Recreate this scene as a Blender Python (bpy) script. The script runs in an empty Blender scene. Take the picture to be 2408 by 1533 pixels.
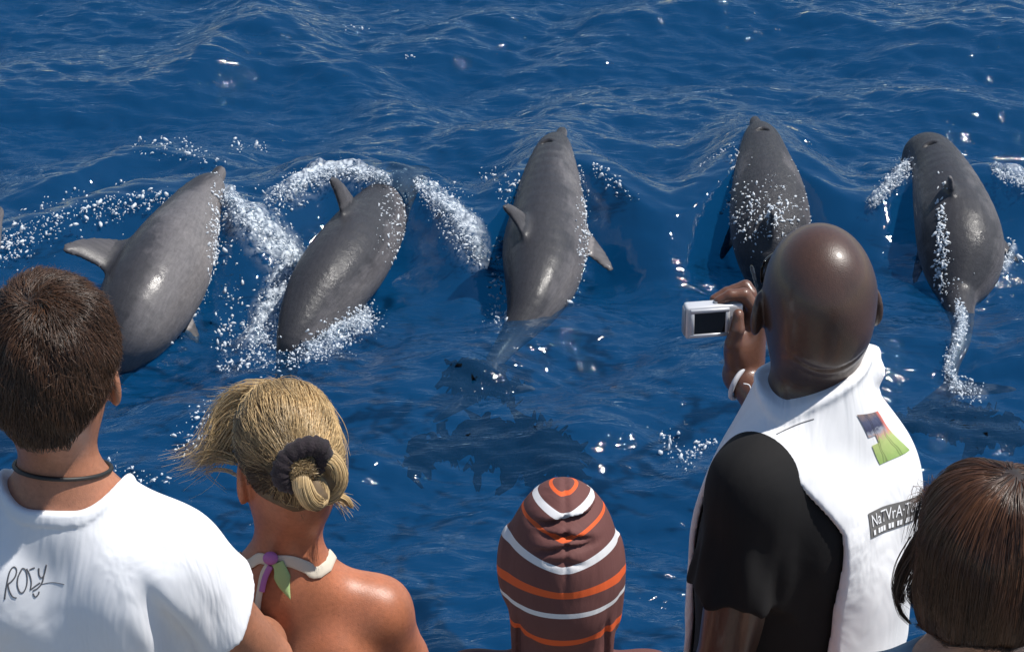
import bpy, math, random
import numpy as np
from mathutils import Vector, Matrix
from mathutils.bvhtree import BVHTree

random.seed(7)
RNG = np.random.default_rng(11)
SC = bpy.context.scene
COL = SC.collection
R = math.radians

# ------------------------------------------------------------------ camera
CAM_H, PITCH, FPX = 6.6, R(28.0), 2800.0            # focal length in pixels of a 1024 wide frame
cam_data = bpy.data.cameras.new('camera')
cam = bpy.data.objects.new('camera', cam_data)
COL.objects.link(cam)
cam.location = (0, 0, CAM_H)
cam.rotation_euler = (R(90) - PITCH, 0, 0)
cam_data.sensor_width = 36.0
cam_data.lens = FPX / 1024.0 * 36.0
cam_data.clip_start = 0.1
cam_data.clip_end = 20000
SC.camera = cam

# ------------------------------------------------------------------ light
SUN_DIR = Vector((0.48, 0.04, 0.87)).normalized()   # towards the sun
elev = math.asin(SUN_DIR.z)
azim = math.atan2(SUN_DIR.x, SUN_DIR.y)
world = bpy.data.worlds.new('World')
SC.world = world
world.use_nodes = True
wn = world.node_tree.nodes
sky = wn.new('ShaderNodeTexSky')
sky.sky_type = 'NISHITA'
sky.sun_disc = False
sky.sun_elevation = elev
sky.sun_rotation = azim
sky.air_density = 1.0
sky.dust_density = 0.1
sky.ozone_density = 1.0
bg = wn['Background']
bg.inputs['Strength'].default_value = 0.092
world.node_tree.links.new(sky.outputs[0], bg.inputs['Color'])

sun_data = bpy.data.lights.new('sun', 'SUN')
sun_data.energy = 5.0
sun_data.angle = R(0.53)
sun_data.color = (1.0, 0.955, 0.89)
sun = bpy.data.objects.new('sun', sun_data)
COL.objects.link(sun)
sun.location = (6, -2, 20)
sun.rotation_euler = (-SUN_DIR).to_track_quat('-Z', 'Y').to_euler()

SC.view_settings.view_transform = 'Standard'
SC.view_settings.look = 'None'
SC.view_settings.gamma = 1.0
SC.view_settings.use_curve_mapping = False
SC.view_settings.exposure = 0.22
SC.cycles.max_bounces = 8
SC.cycles.caustics_reflective = False
SC.cycles.caustics_refractive = False
SC.cycles.transparent_max_bounces = 12
SC.cycles.sample_clamp_indirect = 4.0

# ------------------------------------------------------------------ picture measures -> places
PW, PH = 2408.0, 1533.0
FP = FPX * PW / 1024.0
SP, CP = math.sin(PITCH), math.cos(PITCH)

def ray(px, py):
    u, v = (px - PW / 2) / FP, -(py - PH / 2) / FP
    return np.array([u, CP + v * SP, -SP + v * CP])

def at(px, py, z=0.0):
    "the place on level z seen at a picture point"
    d = ray(px, py)
    return d * ((z - CAM_H) / d[2]) + np.array([0, 0, CAM_H])

def at_d(px, py, dist):
    return ray(px, py) * dist + np.array([0, 0, CAM_H])

# ------------------------------------------------------------------ object helpers
def put(o, parent=None):
    COL.objects.link(o)
    if parent is not None:
        o.parent = parent
    return o

def tag(o, label=None, cat=None, group=None, kind=None):
    if label: o['label'] = label
    if cat: o['category'] = cat
    if group: o['group'] = group
    if kind: o['kind'] = kind
    return o

def empty(name, loc, rz=0.0):
    o = bpy.data.objects.new(name, None)
    o.empty_display_size = 0.1
    o.location = loc
    o.rotation_euler = (0, 0, rz)
    return put(o)

def mesh_np(name, V, F, mat=None, parent=None, smooth=True, attrs=None):
    "F: (m,3) or (m,4) array"
    V = np.asarray(V, np.float32); F = np.asarray(F, np.int32)
    me = bpy.data.meshes.new(name)
    me.vertices.add(len(V)); me.vertices.foreach_set('co', V.ravel())
    k = F.shape[1]
    me.loops.add(F.size); me.loops.foreach_set('vertex_index', F.ravel())
    me.polygons.add(len(F))
    me.polygons.foreach_set('loop_start', np.arange(0, F.size, k, dtype=np.int32))
    me.polygons.foreach_set('use_smooth', np.full(len(F), smooth, bool))
    me.update(calc_edges=True)
    for an, arr in (attrs or {}).items():
        a = me.attributes.new(an, 'FLOAT', 'POINT')
        a.data.foreach_set('value', np.asarray(arr, np.float32))
    me.validate()
    if mat: me.materials.append(mat)
    o = bpy.data.objects.new(name, me)
    put(o, parent)
    return o

# ------------------------------------------------------------------ signed distance shapes
def f32(*a): return np.array(a, np.float32)

def ball(p, c, r): return np.linalg.norm(p - f32(*c), axis=1) - r

def ell(p, c, r, rot=None):
    q = p - f32(*c)
    if rot is not None: q = q @ np.asarray(rot, np.float32)
    r = f32(*r)
    k0 = np.linalg.norm(q / r, axis=1) + 1e-9
    k1 = np.linalg.norm(q / (r * r), axis=1) + 1e-9
    return k0 * (k0 - 1) / k1

def cone(p, a, b, ra, rb):
    a = f32(*a); b = f32(*b); ba = b - a
    t = np.clip(((p - a) @ ba) / max(float(ba @ ba), 1e-12), 0, 1)
    return np.linalg.norm(p - a - t[:, None] * ba, axis=1) - (ra + (rb - ra) * t)

def chain(p, pts, k=0.0):
    d = None
    for (a, ra), (b, rb) in zip(pts[:-1], pts[1:]):
        e = cone(p, a, b, ra, rb)
        d = e if d is None else (np.minimum(d, e) if k == 0 else smin(d, e, k))
    return d

def smin(a, b, k):
    h = np.maximum(k - np.abs(a - b), 0) / k
    return np.minimum(a, b) - h * h * k * 0.25

def smax(a, b, k): return -smin(-a, -b, k)

def rotm(axis, ang): return np.array(Matrix.Rotation(ang, 3, axis))

def poly_sd(x, y, pts):
    "signed distance to a closed 2-D outline"
    d = np.full(x.shape, 1e9, np.float32); s = np.zeros(x.shape, bool)
    n = len(pts)
    for i in range(n):
        ax, ay = pts[i]; bx, by = pts[(i + 1) % n]
        ex, ey = bx - ax, by - ay
        t = np.clip(((x - ax) * ex + (y - ay) * ey) / (ex * ex + ey * ey + 1e-12), 0, 1)
        d = np.minimum(d, (x - ax - t * ex) ** 2 + (y - ay - t * ey) ** 2)
        c = ((ay > y) != (by > y))
        with np.errstate(divide='ignore', invalid='ignore'):
            xi = (bx - ax) * (y - ay) / (by - ay + (1e-12 if by == ay else 0)) + ax
        s ^= c & (x < xi)
    d = np.sqrt(d)
    return np.where(s, -d, d)

def blade(p, o, ax, ay, pts, thick, edge):
    "a fin: outline pts in the plane (ax, ay) through o, thick at its heart and thin at its edge"
    q = p - np.asarray(o, np.float32)
    ax = np.asarray(ax, float); ay = np.asarray(ay, float)
    az = np.cross(ax, ay); az /= np.linalg.norm(az)
    x, y, w = q @ ax.astype(np.float32), q @ ay.astype(np.float32), np.abs(q @ az.astype(np.float32))
    sd = poly_sd(x, y, pts)
    T = thick * np.sqrt(np.clip(-sd / edge, 0, 1)) + 0.001
    return np.where(sd < 0, np.maximum(w - T, sd * 0.7), np.sqrt(sd * sd + w * w))

def vnoise(p, scale, seed=0):
    "cheap smooth noise, sums of sines"
    r = np.random.default_rng(seed)
    out = np.zeros(len(p), np.float32)
    for i in range(7):
        d = r.normal(size=3); d /= np.linalg.norm(d)
        out += np.sin(p @ (d * scale * r.uniform(0.6, 1.7)).astype(np.float32) + r.uniform(0, 6.28))
    return out / 3.2

def largest(V, Q, share=0.04):
    "drop stray crumbs: only islands with a fair share of the vertices stay"
    lab = np.arange(len(V))
    e = np.concatenate([Q[:, [0, 1]], Q[:, [1, 2]], Q[:, [2, 3]], Q[:, [3, 0]]])
    for _ in range(400):
        m = np.minimum(lab[e[:, 0]], lab[e[:, 1]])
        old = lab.copy()
        np.minimum.at(lab, e[:, 0], m); np.minimum.at(lab, e[:, 1], m)
        lab = lab[lab]; lab = lab[lab]
        if (lab == old).all(): break
    c = np.bincount(lab, minlength=len(V))
    keep = c[lab] >= share * c.max()
    new = np.cumsum(keep) - 1
    Q = Q[keep[Q].all(1)]
    return V[keep], new[Q]

def nets(f, lo, hi, h, B=8, lip=1.9):
    "surface of f = 0 inside the box, as quads (naive surface nets on the blocks near it)"
    lo = np.asarray(lo, float); hi = np.asarray(hi, float)
    n = np.ceil((hi - lo) / h / B).astype(int) * B
    nb = n // B
    bi = np.stack(np.meshgrid(*[np.arange(k) for k in nb], indexing='ij'), -1).reshape(-1, 3)
    cen = (lo + (bi * B + (B - 1) / 2.0) * h).astype(np.float32)
    fc = f(cen)
    act = np.abs(fc) < (B * h * 0.87) * lip
    G = np.repeat(np.repeat(np.repeat(fc.reshape(nb), B, 0), B, 1), B, 2).astype(np.float32)
    loc = np.stack(np.meshgrid(*[np.arange(B)] * 3, indexing='ij'), -1).reshape(-1, 3)
    idx = bi[act]
    CH = 700
    for s in range(0, len(idx), CH):
        g = (idx[s:s + CH, None, :] * B + loc[None]).reshape(-1, 3)
        v = f((lo + g * h).astype(np.float32))
        G[g[:, 0], g[:, 1], g[:, 2]] = v
    ins = G < 0
    c = [ins[i:n[0] - 1 + i, j:n[1] - 1 + j, k:n[2] - 1 + k] for i in (0, 1) for j in (0, 1) for k in (0, 1)]
    cnt = sum(x.astype(np.int8) for x in c)
    cells = np.argwhere((cnt > 0) & (cnt < 8))
    cid = np.full(np.array(n) - 1, -1, np.int32)
    cid[cells[:, 0], cells[:, 1], cells[:, 2]] = np.arange(len(cells))
    offs = np.array([(i, j, k) for i in (0, 1) for j in (0, 1) for k in (0, 1)])
    val = np.stack([G[cells[:, 0] + o[0], cells[:, 1] + o[1], cells[:, 2] + o[2]] for o in offs], 1)
    acc = np.zeros((len(cells), 3)); num = np.zeros(len(cells))
    for a in range(8):
        for b in range(a + 1, 8):
            if np.abs(offs[a] - offs[b]).sum() != 1: continue
            va, vb = val[:, a], val[:, b]
            m = (va < 0) != (vb < 0)
            t = np.where(m, va / np.where(m, va - vb, 1), 0)
            acc += np.where(m[:, None], offs[a] + t[:, None] * (offs[b] - offs[a]), 0)
            num += m
    V = lo + (cells + acc / num[:, None]) * h
    Q = []
    for ax in range(3):
        u, w = (ax + 1) % 3, (ax + 2) % 3
        sl0 = [slice(1, n[i] - 1) for i in range(3)]; sl0[ax] = slice(0, n[ax] - 1)
        sl1 = list(sl0); sl1[ax] = slice(1, n[ax])
        a, b = ins[tuple(sl0)], ins[tuple(sl1)]
        for flip, m in ((False, a & ~b), (True, ~a & b)):
            e = np.argwhere(m)
            if not len(e): continue
            e = e + np.array([sl0[i].start for i in range(3)])
            q = []
            for du, dw in ((-1, -1), (0, -1), (0, 0), (-1, 0)):
                cc = e.copy(); cc[:, u] += du; cc[:, w] += dw
                q.append(cid[cc[:, 0], cc[:, 1], cc[:, 2]])
            q = np.stack(q, 1)
            if flip: q = q[:, ::-1]
            Q.append(q)
    Q = np.concatenate(Q) if Q else np.zeros((0, 4), int)
    return largest(V.astype(np.float32), Q[(Q >= 0).all(1)])

def grad(f, p, e=0.002):
    g = np.stack([f(p + f32(*(e * np.eye(3)[i]))) - f(p - f32(*(e * np.eye(3)[i]))) for i in range(3)], 1)
    return g / (np.linalg.norm(g, axis=1, keepdims=True) + 1e-9)

def tube_np(pts, rad, seg=8, closed=False):
    "swept tube through points; rad a number or a list"
    P = np.asarray(pts, float); n = len(P)
    rad = np.full(n, rad, float) if np.isscalar(rad) else np.asarray(rad, float)
    T = np.gradient(P, axis=0)
    if closed: T = np.roll(P, -1, 0) - np.roll(P, 1, 0)
    T /= np.linalg.norm(T, axis=1, keepdims=True) + 1e-12
    up = np.array([0, 0, 1.0]) if abs(T[0][2]) < 0.9 else np.array([1.0, 0, 0])
    V, nprev = [], None
    for i in range(n):
        a = up if nprev is None else nprev
        a = a - T[i] * (a @ T[i]); a /= np.linalg.norm(a) + 1e-12
        nprev = a; b = np.cross(T[i], a)
        ang = np.linspace(0, 2 * np.pi, seg, endpoint=False)
        V.append(P[i] + rad[i] * (np.cos(ang)[:, None] * a + np.sin(ang)[:, None] * b))
    V = np.concatenate(V)
    F = []
    m = n if closed else n - 1
    for i in range(m):
        j = (i + 1) % n
        for s in range(seg):
            t = (s + 1) % seg
            F.append((i * seg + s, i * seg + t, j * seg + t, j * seg + s))
    if not closed:
        V = np.concatenate([V, P[:1], P[-1:]])
        for s in range(seg):
            t = (s + 1) % seg
            F.append((len(V) - 2, t, s, s)) ; F.append((len(V) - 1, (n - 1) * seg + s, (n - 1) * seg + t, (n - 1) * seg + t))
    return V, np.array(F)

def fix_deg(F):
    "faces as python lists, doubled corners dropped"
    out = []
    for f in F:
        g = []
        for v in f:
            if v not in g: g.append(int(v))
        if len(g) >= 3: out.append(g)
    return out

def mesh_py(name, V, F, mat=None, parent=None, smooth=True):
    me = bpy.data.meshes.new(name)
    me.from_pydata([tuple(map(float, v)) for v in V], [], fix_deg(F))
    me.update()
    if smooth: me.polygons.foreach_set('use_smooth', [True] * len(me.polygons))
    if mat: me.materials.append(mat)
    o = bpy.data.objects.new(name, me)
    return put(o, parent)

def merge(parts):
    "list of (V, F) -> one (V, F as lists)"
    V, F, k = [], [], 0
    for v, f in parts:
        V.append(np.asarray(v, float)); F += [[i + k for i in g] for g in fix_deg(f)]; k += len(v)
    return np.concatenate(V), F

def catmull(P, n):
    P = np.asarray(P, float)
    P = np.vstack([2 * P[0] - P[1], P, 2 * P[-1] - P[-2]])
    t = np.linspace(0, len(P) - 3 - 1e-9, n); i = t.astype(int); u = (t - i)[:, None]
    a, b, c, d = P[i], P[i + 1], P[i + 2], P[i + 3]
    return 0.5 * (2 * b + (c - a) * u + (2 * a - 5 * b + 4 * c - d) * u ** 2 + (3 * b - a - 3 * c + d) * u ** 3)

# ------------------------------------------------------------------ materials
def mat_new(name):
    m = bpy.data.materials.new(name); m.use_nodes = True
    nt = m.node_tree
    return m, nt, nt.nodes, nt.links, nt.nodes['Principled BSDF']

def N(nodes, typ, **kw):
    n = nodes.new(typ)
    for k, v in kw.items():
        if k == 'inp':
            for kk, vv in v.items(): n.inputs[kk].default_value = vv
        else: setattr(n, k, v)
    return n

def ramp(nodes, stops, interp='LINEAR'):
    n = nodes.new('ShaderNodeValToRGB'); cr = n.color_ramp; cr.interpolation = interp
    while len(cr.elements) < len(stops): cr.elements.new(0.5)
    for e, (p, c) in zip(cr.elements, stops):
        e.position = p; e.color = (*c, 1) if len(c) == 3 else c
    return n

def simple_mat(name, col, rough=0.5, var=0.12, scale=40, bump=0.0, bscale=200, sss=0.0, sheen=0.0, spec=0.5, metal=0.0, stretch=(1, 1, 1), coat=0.0):
    m, nt, ns, L, b = mat_new(name)
    tc = N(ns, 'ShaderNodeTexCoord')
    mp = N(ns, 'ShaderNodeMapping', inp={'Scale': stretch})
    L.new(tc.outputs['Object'], mp.inputs[0])
    nz = N(ns, 'ShaderNodeTexNoise', inp={'Scale': scale, 'Detail': 4.0})
    L.new(mp.outputs[0], nz.inputs['Vector'])
    r = ramp(ns, [(0.25, tuple(c * (1 - var) for c in col)), (0.75, tuple(min(1, c * (1 + var)) for c in col))])
    L.new(nz.outputs['Fac'], r.inputs[0]); L.new(r.outputs[0], b.inputs['Base Color'])
    b.inputs['Roughness'].default_value = rough
    b.inputs['Metallic'].default_value = metal
    b.inputs['Specular IOR Level'].default_value = spec
    b.inputs['Coat Weight'].default_value = coat
    b.inputs['Sheen Weight'].default_value = sheen
    if sss:
        b.inputs['Subsurface Weight'].default_value = sss
        b.inputs['Subsurface Radius'].default_value = (0.012, 0.005, 0.003)
        b.inputs['Subsurface Scale'].default_value = 1.0
    if bump:
        n2 = N(ns, 'ShaderNodeTexNoise', inp={'Scale': bscale, 'Detail': 5.0})
        L.new(mp.outputs[0], n2.inputs['Vector'])
        bp = N(ns, 'ShaderNodeBump', inp={'Strength': bump, 'Distance': 0.004})
        L.new(n2.outputs['Fac'], bp.inputs['Height']); L.new(bp.outputs[0], b.inputs['Normal'])
    return m
# ================================================================== SEA
def ocean_fft(n, L, rms, lo_wl, hi_wl, slope, wind, spread, seed, stretch=1.0):
    r = np.random.default_rng(seed)
    k1 = np.fft.fftfreq(n, L / n) * 2 * np.pi
    kx, ky = np.meshgrid(k1, k1, indexing='ij')
    k = np.sqrt((kx / stretch) ** 2 + ky ** 2); k[0, 0] = 1e9
    wl = 2 * np.pi / k
    P = k ** (-slope) * np.exp(-(wl / hi_wl) ** 2) * np.exp(-(lo_wl / wl) ** 2)
    w = np.array(wind, float); w /= np.linalg.norm(w)
    c = np.abs((kx * w[0] + ky * w[1]) / np.maximum(np.sqrt(kx ** 2 + ky ** 2), 1e-9))
    P = P * (0.12 + c ** spread)
    A = np.sqrt(P) * (r.normal(size=(n, n)) + 1j * r.normal(size=(n, n)))
    h = np.fft.ifft2(A).real
    s = rms / h.std()
    kk = np.sqrt(kx ** 2 + ky ** 2); kk[0, 0] = 1
    dx = np.fft.ifft2(-1j * kx / kk * A).real * s
    dy = np.fft.ifft2(-1j * ky / kk * A).real * s
    return h * s, dx, dy

def sample(G, L, x, y):
    n = G.shape[0]
    u = (x / L * n) % n; v = (y / L * n) % n
    i = u.astype(int); j = v.astype(int); fu = u - i; fv = v - j
    i1 = (i + 1) % n; j1 = (j + 1) % n; i %= n; j %= n
    return (G[i, j] * (1 - fu) * (1 - fv) + G[i1, j] * fu * (1 - fv) + G[i, j1] * (1 - fu) * fv + G[i1, j1] * fu * fv)

LB = 16.0
BIG = ocean_fft(512, LB, 0.050, 0.80, 2.2, 3.5, (0.35, -1.0), 3.0, 5)
MID = ocean_fft(1024, LB, 0.0125, 0.085, 0.85, 3.1, (-0.15, -1.0), 6.0, 9, 1.0)

# the long crest the animals push up, read off the picture and laid on the water
CREST = [(-200, 620, .10), (0, 555, .12), (150, 492, .14), (300, 470, .14), (420, 455, .16), (500, 452, .18), (560, 490, .14),
         (620, 515, .12), (690, 440, .15), (760, 400, .17), (850, 402, .18), (905, 420, .18), (985, 432, .17), (1060, 500, .14),
         (1120, 570, .11), (1180, 480, .13), (1210, 400, .16), (1250, 360, .18), (1365, 372, .18), (1430, 410, .16), (1500, 462, .13),
         (1570, 505, .10), (1640, 445, .12), (1700, 378, .15), (1740, 352, .17), (1850, 358, .17), (1910, 405, .15), (1980, 448, .12),
         (2045, 475, .11), (2090, 435, .14), (2140, 385, .17), (2320, 405, .17), (2408, 430, .14), (2600, 490, .10)]
cw = np.array([at(a, b, h) for a, b, h in CREST]); ch = np.array([c[2] for c in CREST])
xs_c = np.linspace(-4.5, 4.5, 900)
def gsm(a, w):
    k = np.exp(-0.5 * (np.arange(-4 * w, 4 * w + 1) / w) ** 2); k /= k.sum()
    return np.convolve(np.pad(a, 4 * w, mode='edge'), k, mode='valid')
ch = ch * 1.45
yc_c = gsm(np.interp(xs_c, cw[:, 0], cw[:, 1]), 13)
hc_c = gsm(np.interp(xs_c, cw[:, 0], ch), 14)
CREST2 = [(-60, 430), (80, 400), (170, 388), (280, 345), (360, 325), (470, 345), (600, 385), (700, 400)]
cw2 = np.array([at(a, b, .1) for a, b in CREST2])
yc2_c = gsm(np.interp(xs_c, cw2[:, 0], cw2[:, 1]), 6)
w2_c = gsm(np.interp(xs_c, [cw2[0, 0], cw2[1, 0], cw2[-2, 0], cw2[-1, 0] + .1], [0, 1, 1, 0]), 12)
CREST3 = [(420, 150), (520, 60), (600, 15), (700, 70), (820, 130), (980, 200)]
cw3 = np.array([at(a, b, .1) for a, b in CREST3])
yc3_c = gsm(np.interp(xs_c, cw3[:, 0], cw3[:, 1]), 8)
w3_c = gsm(np.interp(xs_c, [cw3[0, 0], cw3[2, 0], cw3[-1, 0] + .2], [0, 1, 0]), 14)

def crest_profile(s, near=0.42):
    up = np.exp(-np.abs(s / 0.42) ** 1.6)                      # far side: gentle
    t = np.clip(s / near, 0, 4)
    dn = 1.45 * np.exp(-(t ** 2.0) * 0.9) - 0.45 * np.exp(-((t - 1.5) / 1.2) ** 2)
    dn = dn / dn[np.argmin(np.abs(s))] if False else dn
    return np.where(s < 0, up, np.clip(dn, -1, 1.0))

def wake(x, y):
    "height the swimming animals add, and how far they smooth the ripples"
    yc = np.interp(x, xs_c, yc_c); hc = np.interp(x, xs_c, hc_c)
    side = np.clip((4.4 - np.abs(x)) / 1.0, 0, 1)
    s = yc - y
    z = hc * side * crest_profile(s)
    calm = side * np.exp(-((s - 0.22) / 0.30) ** 4)
    s2 = np.interp(x, xs_c, yc2_c) - y; w2 = np.interp(x, xs_c, w2_c)
    z = z + 0.10 * w2 * crest_profile(s2, 0.30)
    calm = np.maximum(calm, w2 * np.exp(-((s2 - 0.17) / 0.2) ** 4) * 0.8)
    s3 = np.interp(x, xs_c, yc3_c) - y; w3 = np.interp(x, xs_c, w3_c)
    z = z + 0.15 * w3 * crest_profile(s3, 0.6)
    return z, calm

# ---------------------------------------------------------------- white water: paths on the picture, (x, y, half width, density)
FOAM = {
    'nose_wake':   [(528, 452, 12, .8), (560, 492, 20, 1), (600, 530, 24, 1), (645, 570, 28, 1), (684, 600, 26, 1)],
    'left_splash': [(684, 600, 26, 1), (668, 650, 22, 1), (650, 700, 26, 1), (630, 750, 32, 1), (600, 795, 28, .9)],
    'arc':         [(640, 462, 16, .5), (690, 440, 20, .9), (735, 416, 18, 1), (780, 402, 15, 1), (830, 406, 14, 1), (880, 418, 12, .9), (910, 426, 9, .8)],
    'right_arm':   [(985, 424, 9, .7), (1020, 455, 18, .9), (1055, 492, 26, 1), (1090, 535, 28, 1), (1112, 575, 24, 1), (1130, 610, 12, .7)],
    'tail_splash': [(735, 815, 26, .7), (775, 785, 32, 1), (815, 755, 32, 1), (840, 720, 22, .9), (860, 765, 16, .7)],
    'head_foam':   [(2050, 482, 8, .6), (2085, 440, 12, .9), (2125, 400, 17, 1), (2143, 375, 14, 1)],
    'edge_foam':   [(2340, 402, 8, .8), (2375, 412, 12, .9), (2430, 432, 14, .9)],
    'ring':        [(2228, 652, 7, .9), (2270, 650, 9, .9), (2320, 645, 7, .8), (2358, 628, 8, .9), (2378, 590, 6, .8)],
    'tail_line':   [(2240, 655, 9, 1), (2250, 690, 8, 1), (2256, 725, 9, .9), (2264, 760, 9, .8), (2252, 800, 10, .8), (2236, 840, 9, .7), (2228, 870, 8, .6), (2250, 910, 14, .35), (2300, 925, 16, .3)],
}
SPECK = {  # water drops, plus white specks that stand in for sun glints
    'band':   [(-20, 590, 26, 1), (60, 545, 30, 1), (150, 500, 26, 1), (260, 480, 26, 1), (340, 470, 22, .8), (405, 460, 16, .6)],
    'band_low': [(0, 560, 40, .7), (60, 590, 30, .6)],
    'gap':    [(610, 500, 24, .8), (660, 480, 26, 1), (700, 470, 20, .6)],
    'back':   [(520, 470, 8, .9), (535, 530, 14, .8), (512, 580, 10, .8), (502, 640, 8, 1), (480, 700, 8, .8), (430, 780, 8, .5), (330, 845, 8, .6)],
    'third_left': [(1140, 400, 14, .3), (1185, 440, 20, 1), (1215, 430, 16, 1), (1205, 475, 12, .9)],
    'third_edge': [(1367, 390, 8, .8), (1376, 470, 8, .9), (1378, 560, 6, .6), (1372, 640, 6, .7), (1330, 715, 7, .8)],
    'third_right': [(1390, 385, 10, .7), (1430, 420, 14, .7), (1490, 465, 10, .6)],
    'third_low': [(1175, 560, 12, .5), (1165, 650, 14, .6), (1185, 735, 20, .8), (1150, 765, 20, .5)],
    'fourth_left': [(1735, 345, 8, .8), (1722, 420, 8, .7), (1705, 500, 7, .6)],
    'fourth_right': [(1855, 360, 8, .5), (1870, 430, 6, .3)],
    'crest_line': [(1640, 395, 4, .8), (1680, 365, 4, .8), (1730, 335, 5, .8)],
    'fifth':  [(2380, 560, 10, .5), (2375, 620, 10, .9)],
    'upper':  [(320, 350, 14, .35), (400, 350, 22, .7), (440, 362, 16, .8), (520, 378, 12, .3)],  # sparkle on this wave, put in as white specks
    'upper_right': [(545, 338, 8, .5), (590, 340, 10, .9), (630, 350, 8, .9)],
    'tail_gap': [(520, 830, 20, .5), (545, 660, 18, .6), (560, 570, 16, .4)],
    'low_splash': [(560, 815, 26, .5), (640, 830, 26, .6), (720, 835, 20, .6), (520, 860, 12, .5)],
    'glints': [(1560, 1035, 14, .8), (1600, 1055, 24, 1), (1610, 1085, 16, .7), (1665, 1040, 6, 1), (1690, 1037, 5, .7)],  # sun glints on calm water, built as white specks
    'hair_side': [(420, 1050, 22, .5), (470, 1000, 26, .6), (500, 960, 18, .4)],  # sun sparkle near the hair, added as white lumps
    'neck_side': [(260, 1090, 16, .5), (280, 1110, 18, .6), (350, 1125, 8, .4), (400, 1130, 6, .4)],
    'dots_top': [(815, 68, 4, .4), (865, 68, 3, .4)],  # distant glints of the sun, modelled as tiny white lumps
    'dots_mid': [(945, 132, 3, .6), (960, 133, 3, .5), (975, 133, 2, .4)],
    'small_right': [(880, 760, 16, .4), (900, 745, 14, .3)],
}

def sea_z(x, y):
    x = np.atleast_1d(np.asarray(x, float)); y = np.atleast_1d(np.asarray(y, float))
    w, c = wake(x, y)
    return w + sample(BIG[0], LB, x, y) * (1 - .45 * c) + sample(MID[0], LB, x, y) * (1 - .42 * c)

def on_sea(px, py, lift=0.0):
    "points on the wavy surface seen at picture points, raised by lift"
    u = (np.asarray(px, float) - PW / 2) / FP; v = -(np.asarray(py, float) - PH / 2) / FP
    D = np.stack([u, CP + v * SP, -SP + v * CP], 1); z = np.full(len(u), .1)
    for _ in range(8):
        P = D * ((z - CAM_H) / D[:, 2])[:, None]
        z = .5 * z + .5 * (sea_z(P[:, 0], P[:, 1]) + lift)
    P = D * ((z - CAM_H) / D[:, 2])[:, None]; P[:, 2] += CAM_H
    return P

def foam_mask(x, y):
    m = np.zeros(len(x))
    for path in FOAM.values():
        P = on_sea([a for a, *_ in path], [b for _, b, *_ in path])[:, :2]
        W = np.array([w / 440.0 for a, b, w, d in path]); D = np.array([d for *_, d in path])
        for i in range(len(P) - 1):
            a, b = P[i], P[i + 1]; e = b - a
            t = np.clip(((x - a[0]) * e[0] + (y - a[1]) * e[1]) / (e @ e), 0, 1)
            # the half width is measured across the view; along y the surface is foreshortened
            dx = x - a[0] - t * e[0]; dy = (y - a[1] - t * e[1]) * 0.55
            d = np.sqrt(dx * dx + dy * dy) / (W[i] + t * (W[i + 1] - W[i]))
            m = np.maximum(m, (D[i] + t * (D[i + 1] - D[i])) * np.clip(1.55 - d, 0, 1))
    return m

def axis_pts(a, b, step, lim_lo, lim_hi, g=1.16):
    mid = np.arange(a, b + step * .5, step)
    lo, hi, s = [a], [b], step
    while lo[-1] > lim_lo or hi[-1] < lim_hi:
        s *= g
        if lo[-1] > lim_lo: lo.append(lo[-1] - s)
        if hi[-1] < lim_hi: hi.append(hi[-1] + s)
    return np.concatenate([np.array(lo[1:])[::-1], mid, np.array(hi[1:])])

sx = axis_pts(-4.1, 4.1, 0.0165, -5000, 5000)
sy = axis_pts(9.0, 18.2, 0.0165, -5000, 9000)
GX, GY = np.meshgrid(sx, sy, indexing='ij')
x0, y0 = GX.ravel(), GY.ravel()
out = np.maximum(np.maximum(np.abs(x0) - 4.1, 0), np.maximum(np.maximum(9.0 - y0, y0 - 18.2), 0))
fb, fm = np.exp(-out / 30.0), np.exp(-out / 3.0)
wz, calm = wake(x0, y0)
lam = 0.45
zz = wz + fb * sample(BIG[0], LB, x0, y0) * (1 - 0.45 * calm) + fm * sample(MID[0], LB, x0, y0) * (1 - 0.42 * calm)
near = out < 0.5
fo = np.zeros(len(x0)); fo[near] = foam_mask(x0[near], y0[near])
fp = np.stack([x0, y0, np.zeros_like(x0)], 1).astype(np.float32)
rough = np.abs(vnoise(fp, 38, 3)) * 0.03 + np.abs(vnoise(fp, 95, 4)) * 0.016
zz = zz + np.clip(fo, 0, 1) * (rough * 1.3 + 0.02)
xx = x0 + lam * (fb * sample(BIG[1], LB, x0, y0) + fm * sample(MID[1], LB, x0, y0) * (1 - 0.42 * calm))
yy = y0 + lam * (fb * sample(BIG[2], LB, x0, y0) + fm * sample(MID[2], LB, x0, y0) * (1 - 0.42 * calm))
nx, ny = len(sx), len(sy)
ii = np.arange(nx * ny).reshape(nx, ny)
SF = np.stack([ii[:-1, :-1], ii[1:, :-1], ii[1:, 1:], ii[:-1, 1:]], -1).reshape(-1, 4)

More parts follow.
